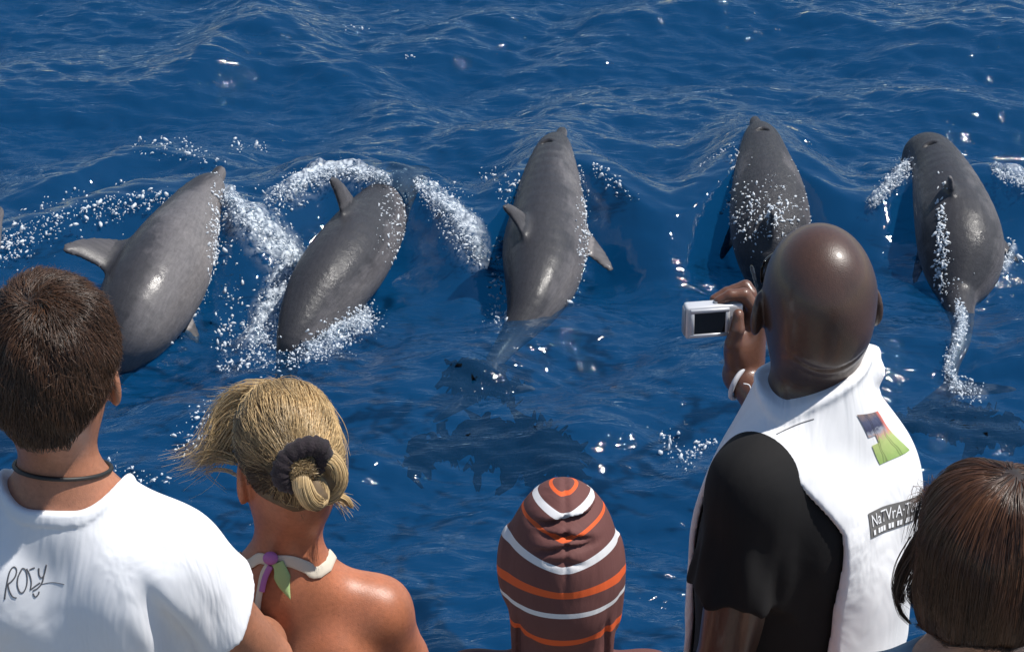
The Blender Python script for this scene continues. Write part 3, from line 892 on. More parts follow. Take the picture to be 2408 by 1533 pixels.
# ================================================================== PEOPLE
DECK_Z = 2.72
def skin_material(name, col, rough=0.47, sss=0.06, spec=0.45, bump=0.2, var=0.2, coat=0.0):
    m, nt, ns, L, b = mat_new(name)
    tc = N(ns, 'ShaderNodeTexCoord')
    n1 = N(ns, 'ShaderNodeTexNoise', inp={'Scale': 14.0, 'Detail': 5.0}); L.new(tc.outputs['Object'], n1.inputs['Vector'])
    r = ramp(ns, [(0.3, tuple(c * (1 - var) for c in col)), (0.7, (min(1, col[0] * (1 + var)), col[1] * (1 + var * .7), col[2] * (1 + var * .5)))])
    L.new(n1.outputs['Fac'], r.inputs[0])
    n3 = N(ns, 'ShaderNodeTexNoise', inp={'Scale': 160.0, 'Detail': 3.0}); L.new(tc.outputs['Object'], n3.inputs['Vector'])
    v0 = N(ns, 'ShaderNodeMath', operation='MULTIPLY_ADD', inp={1: 0.45, 2: 0.78}); L.new(n3.outputs['Fac'], v0.inputs[0])
    n4 = N(ns, 'ShaderNodeTexNoise', inp={'Scale': 210.0, 'Detail': 1.0}); L.new(tc.outputs['Object'], n4.inputs['Vector'])
    fk = N(ns, 'ShaderNodeMapRange', inp={'From Min': .66, 'From Max': .74, 'To Min': 1.0, 'To Max': .80}); L.new(n4.outputs['Fac'], fk.inputs['Value'])
    v = N(ns, 'ShaderNodeMath', operation='MULTIPLY'); L.new(v0.outputs[0], v.inputs[0]); L.new(fk.outputs[0], v.inputs[1])
    mu = N(ns, 'ShaderNodeMixRGB', blend_type='MULTIPLY', inp={0: 1.0}); L.new(r.outputs[0], mu.inputs[1]); L.new(v.outputs[0], mu.inputs[2])
    pa = N(ns, 'ShaderNodeAttribute', attribute_name='palm')
    pf = N(ns, 'ShaderNodeMapRange', inp={'From Min': 0.0, 'From Max': .35}); L.new(pa.outputs['Fac'], pf.inputs['Value'])
    pm = N(ns, 'ShaderNodeMixRGB', blend_type='MULTIPLY', inp={2: (1.9, 1.65, 1.5, 1)}); L.new(pf.outputs[0], pm.inputs[0]); L.new(mu.outputs[0], pm.inputs[1])
    L.new(pm.outputs[0], b.inputs['Base Color'])
    b.inputs['Roughness'].default_value = rough
    b.inputs['Specular IOR Level'].default_value = spec
    b.inputs['Coat Weight'].default_value = coat; b.inputs['Coat Roughness'].default_value = 0.15
    b.inputs['Subsurface Weight'].default_value = sss
    b.inputs['Subsurface Radius'].default_value = (0.010, 0.004, 0.002); b.inputs['Subsurface Scale'].default_value = 1.0
    n2 = N(ns, 'ShaderNodeTexVoronoi', inp={'Scale': 520.0}); L.new(tc.outputs['Object'], n2.inputs['Vector'])
    bp = N(ns, 'ShaderNodeBump', inp={'Strength': bump, 'Distance': 0.001}); L.new(n2.outputs['Distance'], bp.inputs['Height'])
    L.new(bp.outputs[0], b.inputs['Normal'])
    return m

def cloth_material(name, col, rough=0.85, weave=900, bump=0.25, fold=0.0, sheen=0.0, var=0.05):
    m, nt, ns, L, b = mat_new(name)
    tc = N(ns, 'ShaderNodeTexCoord')
    n1 = N(ns, 'ShaderNodeTexNoise', inp={'Scale': 9.0, 'Detail': 5.0}); L.new(tc.outputs['Object'], n1.inputs['Vector'])
    r = ramp(ns, [(0.3, tuple(c * (1 - var) for c in col)), (0.7, tuple(min(1, c * (1 + var)) for c in col))])
    L.new(n1.outputs['Fac'], r.inputs[0]); L.new(r.outputs[0], b.inputs['Base Color'])
    b.inputs['Roughness'].default_value = rough; b.inputs['Specular IOR Level'].default_value = 0.25
    b.inputs['Sheen Weight'].default_value = sheen
    w = N(ns, 'ShaderNodeTexNoise', inp={'Scale': weave, 'Detail': 2.0}); L.new(tc.outputs['Object'], w.inputs['Vector'])
    bp = N(ns, 'ShaderNodeBump', inp={'Strength': bump, 'Distance': 0.0008}); L.new(w.outputs['Fac'], bp.inputs['Height'])
    last = bp
    if fold:
        mp = N(ns, 'ShaderNodeMapping', inp={'Scale': (1.0, 1.0, 0.35)}); L.new(tc.outputs['Object'], mp.inputs[0])
        n2 = N(ns, 'ShaderNodeTexNoise', inp={'Scale': 7.0, 'Detail': 3.0, 'Distortion': 1.6}); L.new(mp.outputs[0], n2.inputs['Vector'])
        b2 = N(ns, 'ShaderNodeBump', inp={'Strength': fold, 'Distance': 0.03}); L.new(n2.outputs['Fac'], b2.inputs['Height'])
        L.new(bp.outputs[0], b2.inputs['Normal']); last = b2
    L.new(last.outputs[0], b.inputs['Normal'])
    return m, (nt, ns, L, b, r)

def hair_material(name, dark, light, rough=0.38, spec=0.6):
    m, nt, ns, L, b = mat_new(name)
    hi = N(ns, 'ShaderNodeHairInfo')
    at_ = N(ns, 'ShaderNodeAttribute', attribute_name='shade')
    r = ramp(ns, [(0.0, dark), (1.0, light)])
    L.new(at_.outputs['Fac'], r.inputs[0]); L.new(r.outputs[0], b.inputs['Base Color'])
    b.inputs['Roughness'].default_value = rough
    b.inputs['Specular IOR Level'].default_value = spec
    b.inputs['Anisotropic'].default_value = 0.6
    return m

def strands(name, P, rad, mat, parent, shade):
    "P (n, k, 3) hairs, as tapered three sided blades in one mesh"
    n, k, _ = P.shape
    T = np.gradient(P, axis=1); T /= np.linalg.norm(T, axis=2, keepdims=True) + 1e-9
    ref = RNG.normal(size=(n, 1, 3))
    A = np.cross(T, ref); A /= np.linalg.norm(A, axis=2, keepdims=True) + 1e-9
    B = np.cross(T, A)
    tp = (1 - 0.75 * np.linspace(0, 1, k) ** 2)[None, :, None] * (rad[:, None, None] if np.ndim(rad) else rad)
    ring = [P + tp * (math.cos(a) * A + math.sin(a) * B) for a in (0, 2.094, 4.189)]
    V = np.stack(ring, 2).reshape(-1, 3)
    i = np.arange(n)[:, None, None] * k * 3 + np.arange(k - 1)[None, :, None] * 3
    s = np.arange(3)[None, None, :]; t = (s + 1) % 3
    F = np.stack([i + s, i + t, i + 3 + t, i + 3 + s], -1).reshape(-1, 4)
    o = mesh_np(name, V, F, mat, parent, attrs={'shade': np.repeat(shade, k * 3)})
    o['kind'] = 'stuff'
    return o

def hand_sdf(side=1.0, curl=0.35):
    "a relaxed hand, wrist at the origin, pointing along +Y, back up (+Z); side +1 = thumb towards -X (right hand)"
    th = -side
    fingers = [(-.030, .088, .072, .0085), (-.010, .094, .08, .0088), (.011, .090, .074, .0085), (.030, .080, .058, .0075)]
    chains = []
    for x, y, ln, r in fingers:
        x = -x * th * 1.0; p = np.array([x, y, 0.0]); pts = [(p.copy(), r * 1.12)]; a = -curl * .6
        for f_, w in ((.45, 1.0), (.32, .94), (.23, .8)):
            p = p + ln * f_ * np.array([x * 1.2, math.cos(a), math.sin(a)]); a -= curl
            pts.append((p.copy(), r * w))
        chains.append(pts)
    thumb = [((.016 * th, .018, -.004), .017), ((.042 * th, .048, -.014), .0125), ((.052 * th, .078, -.022), .0105), ((.05 * th, .1, -.03), .0085)]
    palm = [[((0, 0, 0), .024), (c[0][0], .0135)] for c in chains]
    def f(p):
        d = None
        for pts in palm:
            e = chain(p, pts); d = e if d is None else smin(d, e, .018)
        d = smin(d, chain(p, thumb, .004), .012)
        for c in chains: d = smin(d, chain(p, c, .003), .006)
        return d
    return f

def mov(f, o, M):
    "place an SDF: world = M @ local + o"
    Mi = np.asarray(M, np.float32); o = np.asarray(o, np.float32)
    return lambda p: f((p - o) @ Mi)

def basis(y, z):
    y = unit(y); z = np.asarray(z, float); z = unit(z - y * (z @ y)); x = np.cross(y, z)
    return np.stack([x, y, z], 1)

class Person:
    """frame: origin at the middle of the neck base, +X the person's right when facing +Y, Z up"""
    hand_attr = None; folds = False; trap_z = -.045
    def __init__(s, label, px, py, dist, yaw, skin, size=1.0):
        s.N = at_d(px, py, dist); s.yaw = yaw; s.k = size
        s.base = np.array([s.N[0], s.N[1], DECK_Z])
        s.root = empty('person', s.base, yaw)
        tag(s.root, label, 'person', None)
        s.off = (0, 0, s.N[2] - DECK_Z)
        s.skin = skin
        s.head_c = np.array([0, .012, .160]); s.head_r = np.array([.076, .096, .108]); s.head_yaw = 0.0; s.head_pitch = 0.0; s.head_roll = 0.0
        s.neck_r = .056; s.sh = .165; s.sh_z = -.085; s.sh_r = .055; s.chest = (.150, .105); s.ear = True
        s.armL = s.armR = None; s.shR = s.shL = None
        s.hip_z = s.off[2] * -1 + .92 * s.k
    def R(s):
        return rotm('Z', s.head_yaw) @ rotm('X', s.head_pitch) @ rotm('Y', s.head_roll)
    def add(s, name, V, F, mat, parent=None, attrs=None):
        o = mesh_np(name, V, F, mat, parent or s.root, attrs=attrs)
        if parent is None: o.location = s.off
        return o
    def head(s, p):
        q = (p - s.head_c.astype(np.float32)) @ s.R().astype(np.float32)
        a, b, c = s.head_r
        d = ell(q, (0, -.006, 0), (a, b, c))
        d = smin(d, ell(q, (0, -.025, .005), (a * .93, b * .80, c * .86)), .03)
        d = smin(d, ell(q, (0, .035, -.075), (a * .78, .062, .075)), .05)        # jaw and face
        d = smin(d, ell(q, (0, .068, -.118), (.022, .02, .018)), .03)            # chin
        d = smin(d, ell(q, (0, -.040, -.060), (a * .72, .05, .05)), .05)         # nape
        if s.folds:
            for zz_, dp in ((-.078, .0028), (-.096, .0022)):
                d = d + dp * np.exp(-((q[:, 2] - zz_ - .35 * q[:, 0] ** 2 / .05) / .003) ** 2) * np.clip((-.02 - q[:, 1]) / .02, 0, 1) * np.clip((.06 - np.abs(q[:, 0])) / .03, 0, 1)
            d = d - .0012 * vnoise(q, 42, 21)
        d = smin(d, cone(q, (0, .088, -.018), (0, .112, -.052), .009, .013), .018)  # nose
        d = smin(d, ell(q, (0, .084, .004), (.045, .012, .010)), .02)            # brow
        for sg in (-1, 1):
            d = smax(d, -ell(q, (sg * .031, .105, -.018), (.019, .016, .012)), .014)
            d = smin(d, ell(q, (sg * .031, .081, -.018), (.014, .012, .012)), .004)
        d = smin(d, ell(q, (0, .092, -.083), (.024, .009, .006)), .006)
        d = smin(d, ell(q, (0, .091, -.094), (.021, .009, .007)), .004)
        for sg in (-1, 1):
            if not s.ear: break
            e = ell(q, (sg * (a + .009), .004, -.035), (.009, .021, .035), rotm('Z', sg * .55) @ rotm('X', -.2))
            e = smax(e, -ell(q, (sg * (a + .020), .012, -.030), (.011, .011, .020), rotm('Z', sg * .45)), .006)
            d = smin(d, e, .008)
        return d
    def neck(s, p):
        top = s.head_c + s.R() @ np.array([0, -.015, -.075])
        return cone(p, (0, .0, -.07), top, s.neck_r * 1.12, s.neck_r)
    def torso(s, p, r=0.0, sh=True, belly=0.0):
        w, dpt = s.chest
        d = ell(p, (0, .012, -.235), (w + r, dpt + r, .215 + r))
        d = smin(d, ell(p, (0, .02, -.43), (w * .90 + r, dpt * .98 + belly + r, .22 + r)), .12)
        d = smin(d, ell(p, (0, .015, -.62), (w * 1.02 + r, dpt * 1.06 + r, .16 + r)), .12)
        if sh:
            for sg in (-1, 1):
                o_ = s.shR if sg > 0 else s.shL
                d = smin(d, cone(p, (sg * .03, -.002, s.trap_z), (sg * s.sh, .0, s.sh_z) if o_ is None else o_, .048 + r, s.sh_r + r), .05)
                d = smin(d, ell(p, (sg * .085, -.055, -.19), (.055 + r, .05 + r, .085 + r)), .05)   # shoulder blades
        return d
    def arm_pts(s, sg):
        a = s.armR if sg > 0 else s.armL
        if a is None: return None
        sh = np.array([sg * s.sh, 0, s.sh_z])
        o_ = s.shR if sg > 0 else s.shL
        if o_ is not None: sh = np.array(o_, float)
        return sh, np.array(a[0], float), np.array(a[1], float)
    def arms(s, p, fat=1.0):
        d = None
        for sg in (-1, 1):
            pts = s.arm_pts(sg)
            if pts is None: continue
            sh, el, wr = pts
            e = chain(p, [(sh, .050 * fat), (sh * .55 + el * .45, .047 * fat), (el, .039 * fat), (el * .65 + wr * .35, .041 * fat), (wr, .026 * fat)], .012)
            d = e if d is None else np.minimum(d, e)
        return d
    def body(s, h=.005, hands=(-1, 1), groove=True, extra=()):
        hs = []
        if hands:
            for sg in hands:
                pts = s.arm_pts(sg)
                if pts is None: continue
                sh, el, wr = pts
                hs.append((mov(hand_sdf(sg), wr, basis(wr - el, (0, 0, 1))), wr))
        def f(p):
            d = s.torso(p)
            d = smin(d, s.neck(p), .05)
            if groove: d = d + .006 * np.exp(-(p[:, 0] / .012) ** 2) * (p[:, 1] < 0) * np.clip((-.03 - p[:, 2]) / .1, 0, 1)
            hd = s.head(p); d = smin(d, hd, .025)
            a = s.arms(p)
            if a is not None: d = smin(d, a, .035)
            for g, wr in hs:
                m = np.linalg.norm(p - wr.astype(np.float32), axis=1) < .30
                if m.any():
                    d2 = d.copy(); d2[m] = smin(d[m], g(p[m]), .012); d = d2
            for g, wr, r_ in extra:
                m = np.linalg.norm(p - wr.astype(np.float32), axis=1) < r_
                if m.any():
                    d2 = d.copy(); d2[m] = smin(d[m], g(p[m]), .008); d = d2
            return np.maximum(d, -.64 - p[:, 2])
        s.f_body = f
        lo = np.array([-.30, -.20, -.66]); hi = np.array([.30, .22, s.head_c[2] + .15])
        for sg in (-1, 1):
            pts = s.arm_pts(sg)
            if pts is not None:
                for q in pts[1:] + ((pts[2] + unit(pts[2] - pts[1]) * .2),):
                    lo = np.minimum(lo, q - .08); hi = np.maximum(hi, q + .08)
        V, Q = nets(f, lo, hi, h)
        at_ = None
        if s.hand_attr is not None:
            at_ = {'palm': np.clip(1.0 - np.linalg.norm(V - s.hand_attr, axis=1) / .17, 0, 1)}
        s.body_o = s.add('body', V, Q, s.skin, attrs=at_)
        q = []
        for sg in (-1, 1):
            c = s.head_c + s.R() @ np.array([sg * .031, .089, -.018])
            e = s.add('eye', c + ICO_V * .0055, ICO_F, M_EYE)
        return s.body_o
    def trousers(s, mat, top=-.56):
        floor = -s.off[2]
        def f(p):
            d = ell(p, (0, .015, -.66), (s.chest[0] * 1.1, s.chest[1] * 1.18, .15))
            for sg in (-1, 1):
                d = smin(d, chain(p, [((sg * .075, .015, -.72), .09), ((sg * .085, .02, (floor - .72) * .5), .066), ((sg * .09, .0, floor + .08), .058)], .02), .05)
            return np.maximum(np.maximum(d, p[:, 2] - top), floor + .05 - p[:, 2])
        V, Q = nets(f, (-.28, -.2, floor), (.28, .24, top + .03), .014)
        s.add('trousers', V, Q, mat)
        def g(p):
            d = None
            for sg in (-1, 1):
                e = cone(p, (sg * .09, -.03, floor + .045), (sg * .10, .15, floor + .04), .045, .038)
                d = e if d is None else np.minimum(d, e)
            return np.maximum(d, floor + .003 - p[:, 2])
        V, Q = nets(g, (-.2, -.12, floor - .02), (.2, .24, floor + .11), .01)
        s.add('shoes', V, Q, M_SHOE)

M_SHOE = simple_mat('shoe', (.12, .11, .10), rough=.7)
M_DENIM = simple_mat('denim', (.04, .06, .11), rough=.9, scale=60, bump=.2)
M_SHORTS = simple_mat('beige_shorts', (.35, .30, .22), rough=.9, scale=60, bump=.2)
M_SKIN_BOY = skin_material('tanned_skin', (.35, .155, .092))
M_SKIN_WOMAN = skin_material('sunburnt_skin', (.38, .142, .074), rough=.42)
M_SKIN_MAN = skin_material('dark_skin', (.062, .032, .022), rough=.42, sss=.04, spec=.5, coat=.30, bump=.2)
M_SKIN_KID = skin_material('child_skin', (.45, .24, .16))
M_SKIN_GIRL = skin_material('girl_skin', (.44, .23, .145))

def scalp_cap(pers, thick, cut, h=.005, extra=None):
    "hair mass: the head swollen by thick(q) where cut(q) < 0, in head space"
    Rm = pers.R().astype(np.float32); c = pers.head_c.astype(np.float32)
    a, b, cc = pers.head_r
    def f(p):
        q = (p - c) @ Rm
        d = ell(q, (0, -.006, 0), (a, b, cc))
        d = smin(d, ell(q, (0, -.025, .005), (a * .93, b * .80, cc * .86)), .03)
        d = smin(d, ell(q, (0, -.040, -.060), (a * .74, .05, .05)), .05)
        d = d - thick(q)
        d = smax(d, cut(q), .008)
        if extra is not None: d = smin(d, extra(q), .02)
        return d
    return f

def cap_roots(V, Q, n, keep=None):
    "random points on a quad mesh with normals"
    a, b, c, d = V[Q[:, 0]], V[Q[:, 1]], V[Q[:, 2]], V[Q[:, 3]]
    nn = np.cross(c - a, d - b); ar = np.linalg.norm(nn, axis=1); nn /= ar[:, None] + 1e-12
    if keep is not None: ar = ar * keep(V[Q].mean(1))
    i = RNG.choice(len(Q), n, p=ar / ar.sum())
    u, v = RNG.random((n, 1)), RNG.random((n, 1))
    return (a[i] * (1 - u) * (1 - v) + b[i] * u * (1 - v) + c[i] * u * v + d[i] * (1 - u) * v), nn[i]

# ------------------------------------------------------------------ deck they stand on
M_DECK = simple_mat('pale_deck', (.22, .20, .17), rough=.7, scale=10)
V_, F_ = [], []
for z_ in (DECK_Z, 0.2):
    V_ += [(-3, -3, z_), (3, -3, z_), (3, 3.95, z_), (-3, 3.95, z_)]
deck = mesh_py('deck', V_, [(0, 1, 2, 3), (7, 6, 5, 4), (0, 4, 5, 1), (1, 5, 6, 2), (2, 6, 7, 3), (3, 7, 4, 0)], M_DECK, smooth=False)
tag(deck, 'pale foredeck the watchers stand on', kind='structure')

# ================================================================== 1. the boy in the white shirt
boy = Person('brown haired boy in a white T-shirt with a cord round his neck, seen from behind', 140, 1085, 3.9, R(-4), M_SKIN_BOY, .95)
boy.head_c = np.array([-.004, .018, .150]); boy.head_r = np.array([.073, .092, .102]); boy.neck_r = .052; boy.head_yaw = R(2)
boy.trap_z = -.100; boy.sh = .152; boy.sh_z = -.160
boy.armR = ((.258, .10, -.39), (.19, .33, -.47)); boy.armL = ((-.258, .10, -.39), (-.19, .33, -.47))
boy.body()
boy.trousers(M_DENIM)
M_WHITE, _ = cloth_material('white_cotton', (.78, .79, .82), fold=.4)
def shirt_sdf(p):
    pr = boy
    d = pr.torso(p, .012)
    for sg in (-1, 1):
        sh, el, wr = pr.arm_pts(sg)
        end = sh * .56 + el * .44
        dirn = unit(end - sh)
        e = cone(p, sh - dirn * .02, end + dirn * .012, .066, .086)
        e = smax(e, (p - end.astype(np.float32)) @ dirn.astype(np.float32), .002)
        d = smin(d, e, .05)
    # drape: cloth bridges shoulder blades and hangs, with folds fanning from the armpits
    x, z = p[:, 0], p[:, 2]
    side = np.clip((np.abs(x) - .07) / .08, 0, 1)
    ph = 62 * (np.abs(x) + .42 * (z + .12)) + 2.2 * np.sin(9 * z)
    w = side * np.clip((-.10 - z) / .10, 0, 1) * np.clip(1 - d / .015, 0, 1)
    d = d - .0085 * w * np.sin(ph) - .0045 * w * np.sin(1.9 * ph + 1.2)
    d = d - .003 * np.sin(24 * z + 10 * x + 1.5 * np.sin(14 * x)) * np.clip((-.18 - z) / .1, 0, 1)
    # neck opening: a tilted plane, lower at the back
    nk = z + .066 + .40 * p[:, 1] - 14 * np.clip(np.abs(x) - .030, 0, .08) ** 2
    tor = np.sqrt(x * x + (p[:, 1] - .005) ** 2)
    d = smin(d, pr.neck(p) - .014, .04)
    rib = np.clip((nk + .024) / .003, 0, 1) * np.clip((-nk - .0) / .003, 0, 1)
    d = d - .0035 * rib
    d = smax(d, nk, .003)
    return np.maximum(d, -.70 - z)
V, Q = nets(shirt_sdf, (-.40, -.20, -.72), (.40, .24, .06), .0045)
shirt = boy.add('t_shirt', V, Q, M_WHITE)
shirt_V, shirt_Q = V, Q
# cord
def wrap(f, c, axis_tilt, n=48, r0=.04, off=.003, tilt_x=0.0):
    "closed loop hugging f round a centre, in a tilted plane"
    ang = np.linspace(0, 2 * np.pi, n, endpoint=False)
    dirs = np.stack([np.cos(ang), np.sin(ang), axis_tilt * np.sin(ang) + tilt_x * np.cos(ang)], 1).astype(np.float32)
    t = np.full(n, r0, np.float32)
    for _ in range(60):
        v = f(np.asarray(c, np.float32) + dirs * t[:, None]) - off
        t = np.clip(t - v * .8, .01, .3)
    return np.asarray(c) + dirs * t[:, None]
M_CORD = simple_mat('black_cord', (.012, .011, .011), rough=.55)
neck_f = boy.f_body
loop = wrap(neck_f, (0, .003, -.012), -.30, tilt_x=-.06, off=.0025)
v, f_ = tube_np(loop, .0032, 8, True); boy.add('necklace', v, f_[:, :4], M_CORD)

# lettering drawn on the shirt back
def bvh(V, Q): return BVHTree.FromPolygons([Vector(map(float, v)) for v in V], [tuple(map(int, q)) for q in Q])
def stroke_on(tree, pts, direc, start, r, seg=6, lift=.0):
    P = []
    for p in catmull(np.array(pts, float), max(4, 7 * len(pts))):
        o = Vector(start(p[0], p[1])); hit = tree.ray_cast(o, Vector(direc))
        if hit[0] is not None: P.append(np.array(hit[0]) + np.array(hit[1]) * lift)
    return tube_np(P, r, seg) if len(P) > 2 else None
tr_boy = bvh(shirt_V, shirt_Q)
INK = [[(0, 0), (.004, .02), (.010, .042), (.018, .050), (.024, .046), (.022, .036), (.014, .028), (.008, .024), (.010, .014), (.016, .004), (.024, .001)],
       [(.034, .045), (.027, .034), (.026, .020), (.032, .009), (.040, .012), (.045, .026), (.043, .042), (.036, .047), (.030, .040)],
       [(.044, .046), (.050, .036), (.053, .024), (.051, .012)], [(.050, .044), (.056, .046), (.060, .047)], [(.051, .012), (.062, .018), (.070, .022)],
       [(.068, .046), (.068, .036), (.072, .030), (.078, .034), (.084, .052)], [(.078, .034), (.074, .022), (.066, .014), (.056, .010)],
       [(.056, .006), (.060, .000), (.066, .003), (.068, .008)], [(.072, .019), (.095, .022), (.120, .021)]]
parts = []
for st in INK:
    t_ = stroke_on(tr_boy, st, (0, 1, 0), lambda a, b: (a * .68 - .064, -1.0, b * .85 - .155), .0011 if st is not INK[-1] else .0006, 5)
    if t_: parts.append(t_)
M_INK = simple_mat('grey_ink', (.11, .11, .12), rough=.8)
v, f_ = merge(parts)
let = mesh_py('lettering', v, f_, M_INK, shirt)
let['label'] = 'thin grey outlined letters on the shirt back'

# short hair, whorl on the crown
M_HAIR_B = hair_material('brown_hair', (.015, .009, .006), (.12, .055, .026), rough=.42)
M_CAP_B = simple_mat('brown_hair_mass', (.018, .011, .008), rough=.6, scale=70, var=.5)
def boy_cut(q):
    # nape line, sides above the ears, forehead
    back = -.084 + 1.5 * np.clip(np.abs(q[:, 0]) - .034, 0, .06) - q[:, 2]
    side = .012 - .5 * np.clip(-q[:, 1] - .01, -.02, .10) - q[:, 2]
    front = q[:, 1] - .085 + .35 * (q[:, 2] - .05)
    lim = np.where(q[:, 1] < -.030, back, side)
    return np.maximum(lim, front)
bf = scalp_cap(boy, lambda q: .010 + .010 * np.clip(q[:, 2] / .1, -.3, 1) + .003 * vnoise(q, 90, 2), boy_cut)
V, Q = nets(bf, boy.head_c - .15, boy.head_c + .16, .005)
hair_b = boy.add('hair', V, Q, M_CAP_B)
def head_dirs(pers, v): return np.asarray(v) @ pers.R().T
def comb(pers, f, V, Q, n, flow, length, k=7, lift=.35, keep=.0015, jitter=.25, low=None, cut=None):
    keep_f = None if cut is None else (lambda c: (cut(((c - pers.head_c) @ pers.R()).astype(np.float32)) < -.005).astype(float))
    P0, N0 = cap_roots(V, Q, n, keep_f)
    if low is not None: length = length * np.clip((P0[:, 2] - pers.head_c[2] - low) / .06, .45, 1)
    P = [P0 - N0 * .003]; cur = P0.copy()
    rj = RNG.normal(size=(n, 3)) * jitter
    step = (length if np.ndim(length) else np.full(n, length))[:, None] / (k - 1)
    for j in range(k - 1):
        g = grad(f, cur.astype(np.float32))
        d = flow(cur) + rj
        d = d - g * (d * g).sum(1, keepdims=True)
        d /= np.linalg.norm(d, axis=1, keepdims=True) + 1e-9
        d = d + g * lift * (1 - .75 * j / (k - 1)); d /= np.linalg.norm(d, axis=1, keepdims=True)
        cur = cur + d * step
        v = f(cur.astype(np.float32)); push = np.clip(keep - v, 0, .02)
        cur = cur + g * push[:, None]
        P.append(cur.copy())
    return np.stack(P, 1)
whorl = boy.head_c + boy.R() @ np.array([-.012, -.045, .095])
def flow_boy(p):
    d = p - whorl
    r_ = np.linalg.norm(d, axis=1, keepdims=True)
    sw = np.cross(d, np.array([0, 0, 1.0]))
    return d / r_ + .65 * sw / r_ * np.exp(-r_ / .07) + np.array([0, 0, -.35])
ln = RNG.uniform(.022, .042, 11000)
P_r = None
SP_ = comb(boy, bf, V, Q, 11000, flow_boy, ln, 6, .40, jitter=.16, low=-.07, cut=boy_cut)
sh = np.clip(RNG.normal(.45, .22, 11000), 0, 1)
strands('hair_strands', SP_, RNG.uniform(.00042, .0007, 11000), M_HAIR_B, hair_b, sh)
fly = comb(boy, bf, V, Q, 1500, flow_boy, RNG.uniform(.018, .036, 1500), 6, .8, jitter=.6, low=-.06, cut=boy_cut)
strands('flyaway_hairs', fly, RNG.uniform(.00022, .0004, 1500), M_HAIR_B, hair_b, np.clip(RNG.normal(.7, .2, 1500), 0, 1))

# ================================================================== 2. the woman with the bun
wom = Person('blonde woman in a halter top with her hair tied in a bun, bare tanned shoulders', 662, 1312, 4.30, R(2), M_SKIN_WOMAN, .93)
wom.head_c = np.array([.010, .02, .178]); wom.head_r = np.array([.061, .082, .094]); wom.head_yaw = R(26); wom.head_pitch = R(-6); wom.neck_r = .049
wom.sh = .144; wom.sh_z = -.100; wom.sh_r = .047; wom.chest = (.140, .10)
wom.armR = ((.212, .07, -.35), (.17, .30, -.38)); wom.armL = ((-.225, .07, -.33), (-.17, .30, -.38))
wom.body()
wom.trousers(M_SHORTS)
M_HAIR_W = hair_material('blonde_hair', (.060, .034, .016), (.80, .58, .30), rough=.34)
M_CAP_W = simple_mat('dark_blonde_mass', (.10, .066, .034), rough=.6, scale=60, var=.5)
BUN = np.array([-.018, -.094, .020])              # head space
wf_th = lambda q: .006 + .007 * np.clip(q[:, 2] / .1, 0, 1) + .003 * vnoise(q * f32(1, 1, .5), 80, 6)
def wom_cut(q):
    back = -.056 - q[:, 2] + .55 * np.clip(np.abs(q[:, 0]) - .03, 0, 1)
    side = -.030 - q[:, 2] + .9 * np.clip(q[:, 1] + .02, 0, .12)
    front = q[:, 1] - .078 + .3 * (q[:, 2] - .05)
    return np.maximum(np.where(q[:, 1] < -.02, back, side), front)
wf = scalp_cap(wom, wf_th, wom_cut, extra=lambda q: ell(q, BUN * .93, (.034, .026, .03)))
V, Q = nets(wf, wom.head_c - .17, wom.head_c + .17, .005)
hair_w = wom.add('hair', V, Q, M_CAP_W)
bun_w = wom.head_c + wom.R() @ BUN
def flow_wom(p):
    d = bun_w - p
    r_ = np.linalg.norm(d, axis=1, keepdims=True)
    return d / r_
n_ = 9500
P0 = comb(wom, wf, V, Q, n_, flow_wom, RNG.uniform(.05, .10, n_), 9, .12, keep=.001, jitter=.09, cut=wom_cut)
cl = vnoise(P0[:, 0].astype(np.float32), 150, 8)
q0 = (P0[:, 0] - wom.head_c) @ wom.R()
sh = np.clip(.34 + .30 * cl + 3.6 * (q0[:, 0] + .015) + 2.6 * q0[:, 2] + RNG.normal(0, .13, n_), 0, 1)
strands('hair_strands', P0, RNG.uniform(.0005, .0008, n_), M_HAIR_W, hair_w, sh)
# the bun: two loops of hair through a dark hair tie
e1 = wom.R() @ np.array([1.0, 0, 0]); e2 = wom.R() @ np.array([0, -1.0, 0]); e3 = wom.R() @ np.array([0, 0, 1.0])
def bundle(ctrl, rad, n, shade0, flat=1.0, spread=1.0):
    C = catmull(np.array([bun_w + a * e1 + b * e2 + c * e3 for a, b, c in ctrl]), 14)
    T = np.gradient(C, axis=0); T /= np.linalg.norm(T, axis=1, keepdims=True)
    A = np.cross(T, e2); A /= np.linalg.norm(A, axis=1, keepdims=True) + 1e-9; B = np.cross(T, A)
    th = RNG.uniform(0, 6.283, n); rr = np.sqrt(RNG.uniform(.25, 1, n))
    prof = np.interp(np.linspace(0, 1, 14), [0, .15, .5, .85, 1], [.45, .9, 1.0, .9, .5]) * rad
    tw = th[:, None] + np.linspace(0, 1.4, 14)[None]
    return C[None] + prof[None, :, None] * rr[:, None, None] * (np.cos(tw)[..., None] * A[None] + flat * np.sin(tw)[..., None] * B[None]), np.clip(RNG.normal(shade0, .16, n), 0, 1)
loops = [bundle([(-.004, .014, .004), (-.008, .030, -.016), (.000, .036, -.040), (.016, .030, -.050), (.024, .020, -.036), (.018, .012, -.012)], .016, 1100, .62),
         bundle([(.022, .014, .016), (.044, .022, .004), (.054, .020, -.026), (.046, .012, -.052), (.024, .004, -.066)], .017, 1100, .7),
         bundle([(.030, .006, -.050), (.050, .006, -.062), (.070, .002, -.074), (.082, .0, -.092)], .006, 160, .75)]
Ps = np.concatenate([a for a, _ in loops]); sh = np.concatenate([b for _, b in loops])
BUN_STRANDS = (Ps, sh)
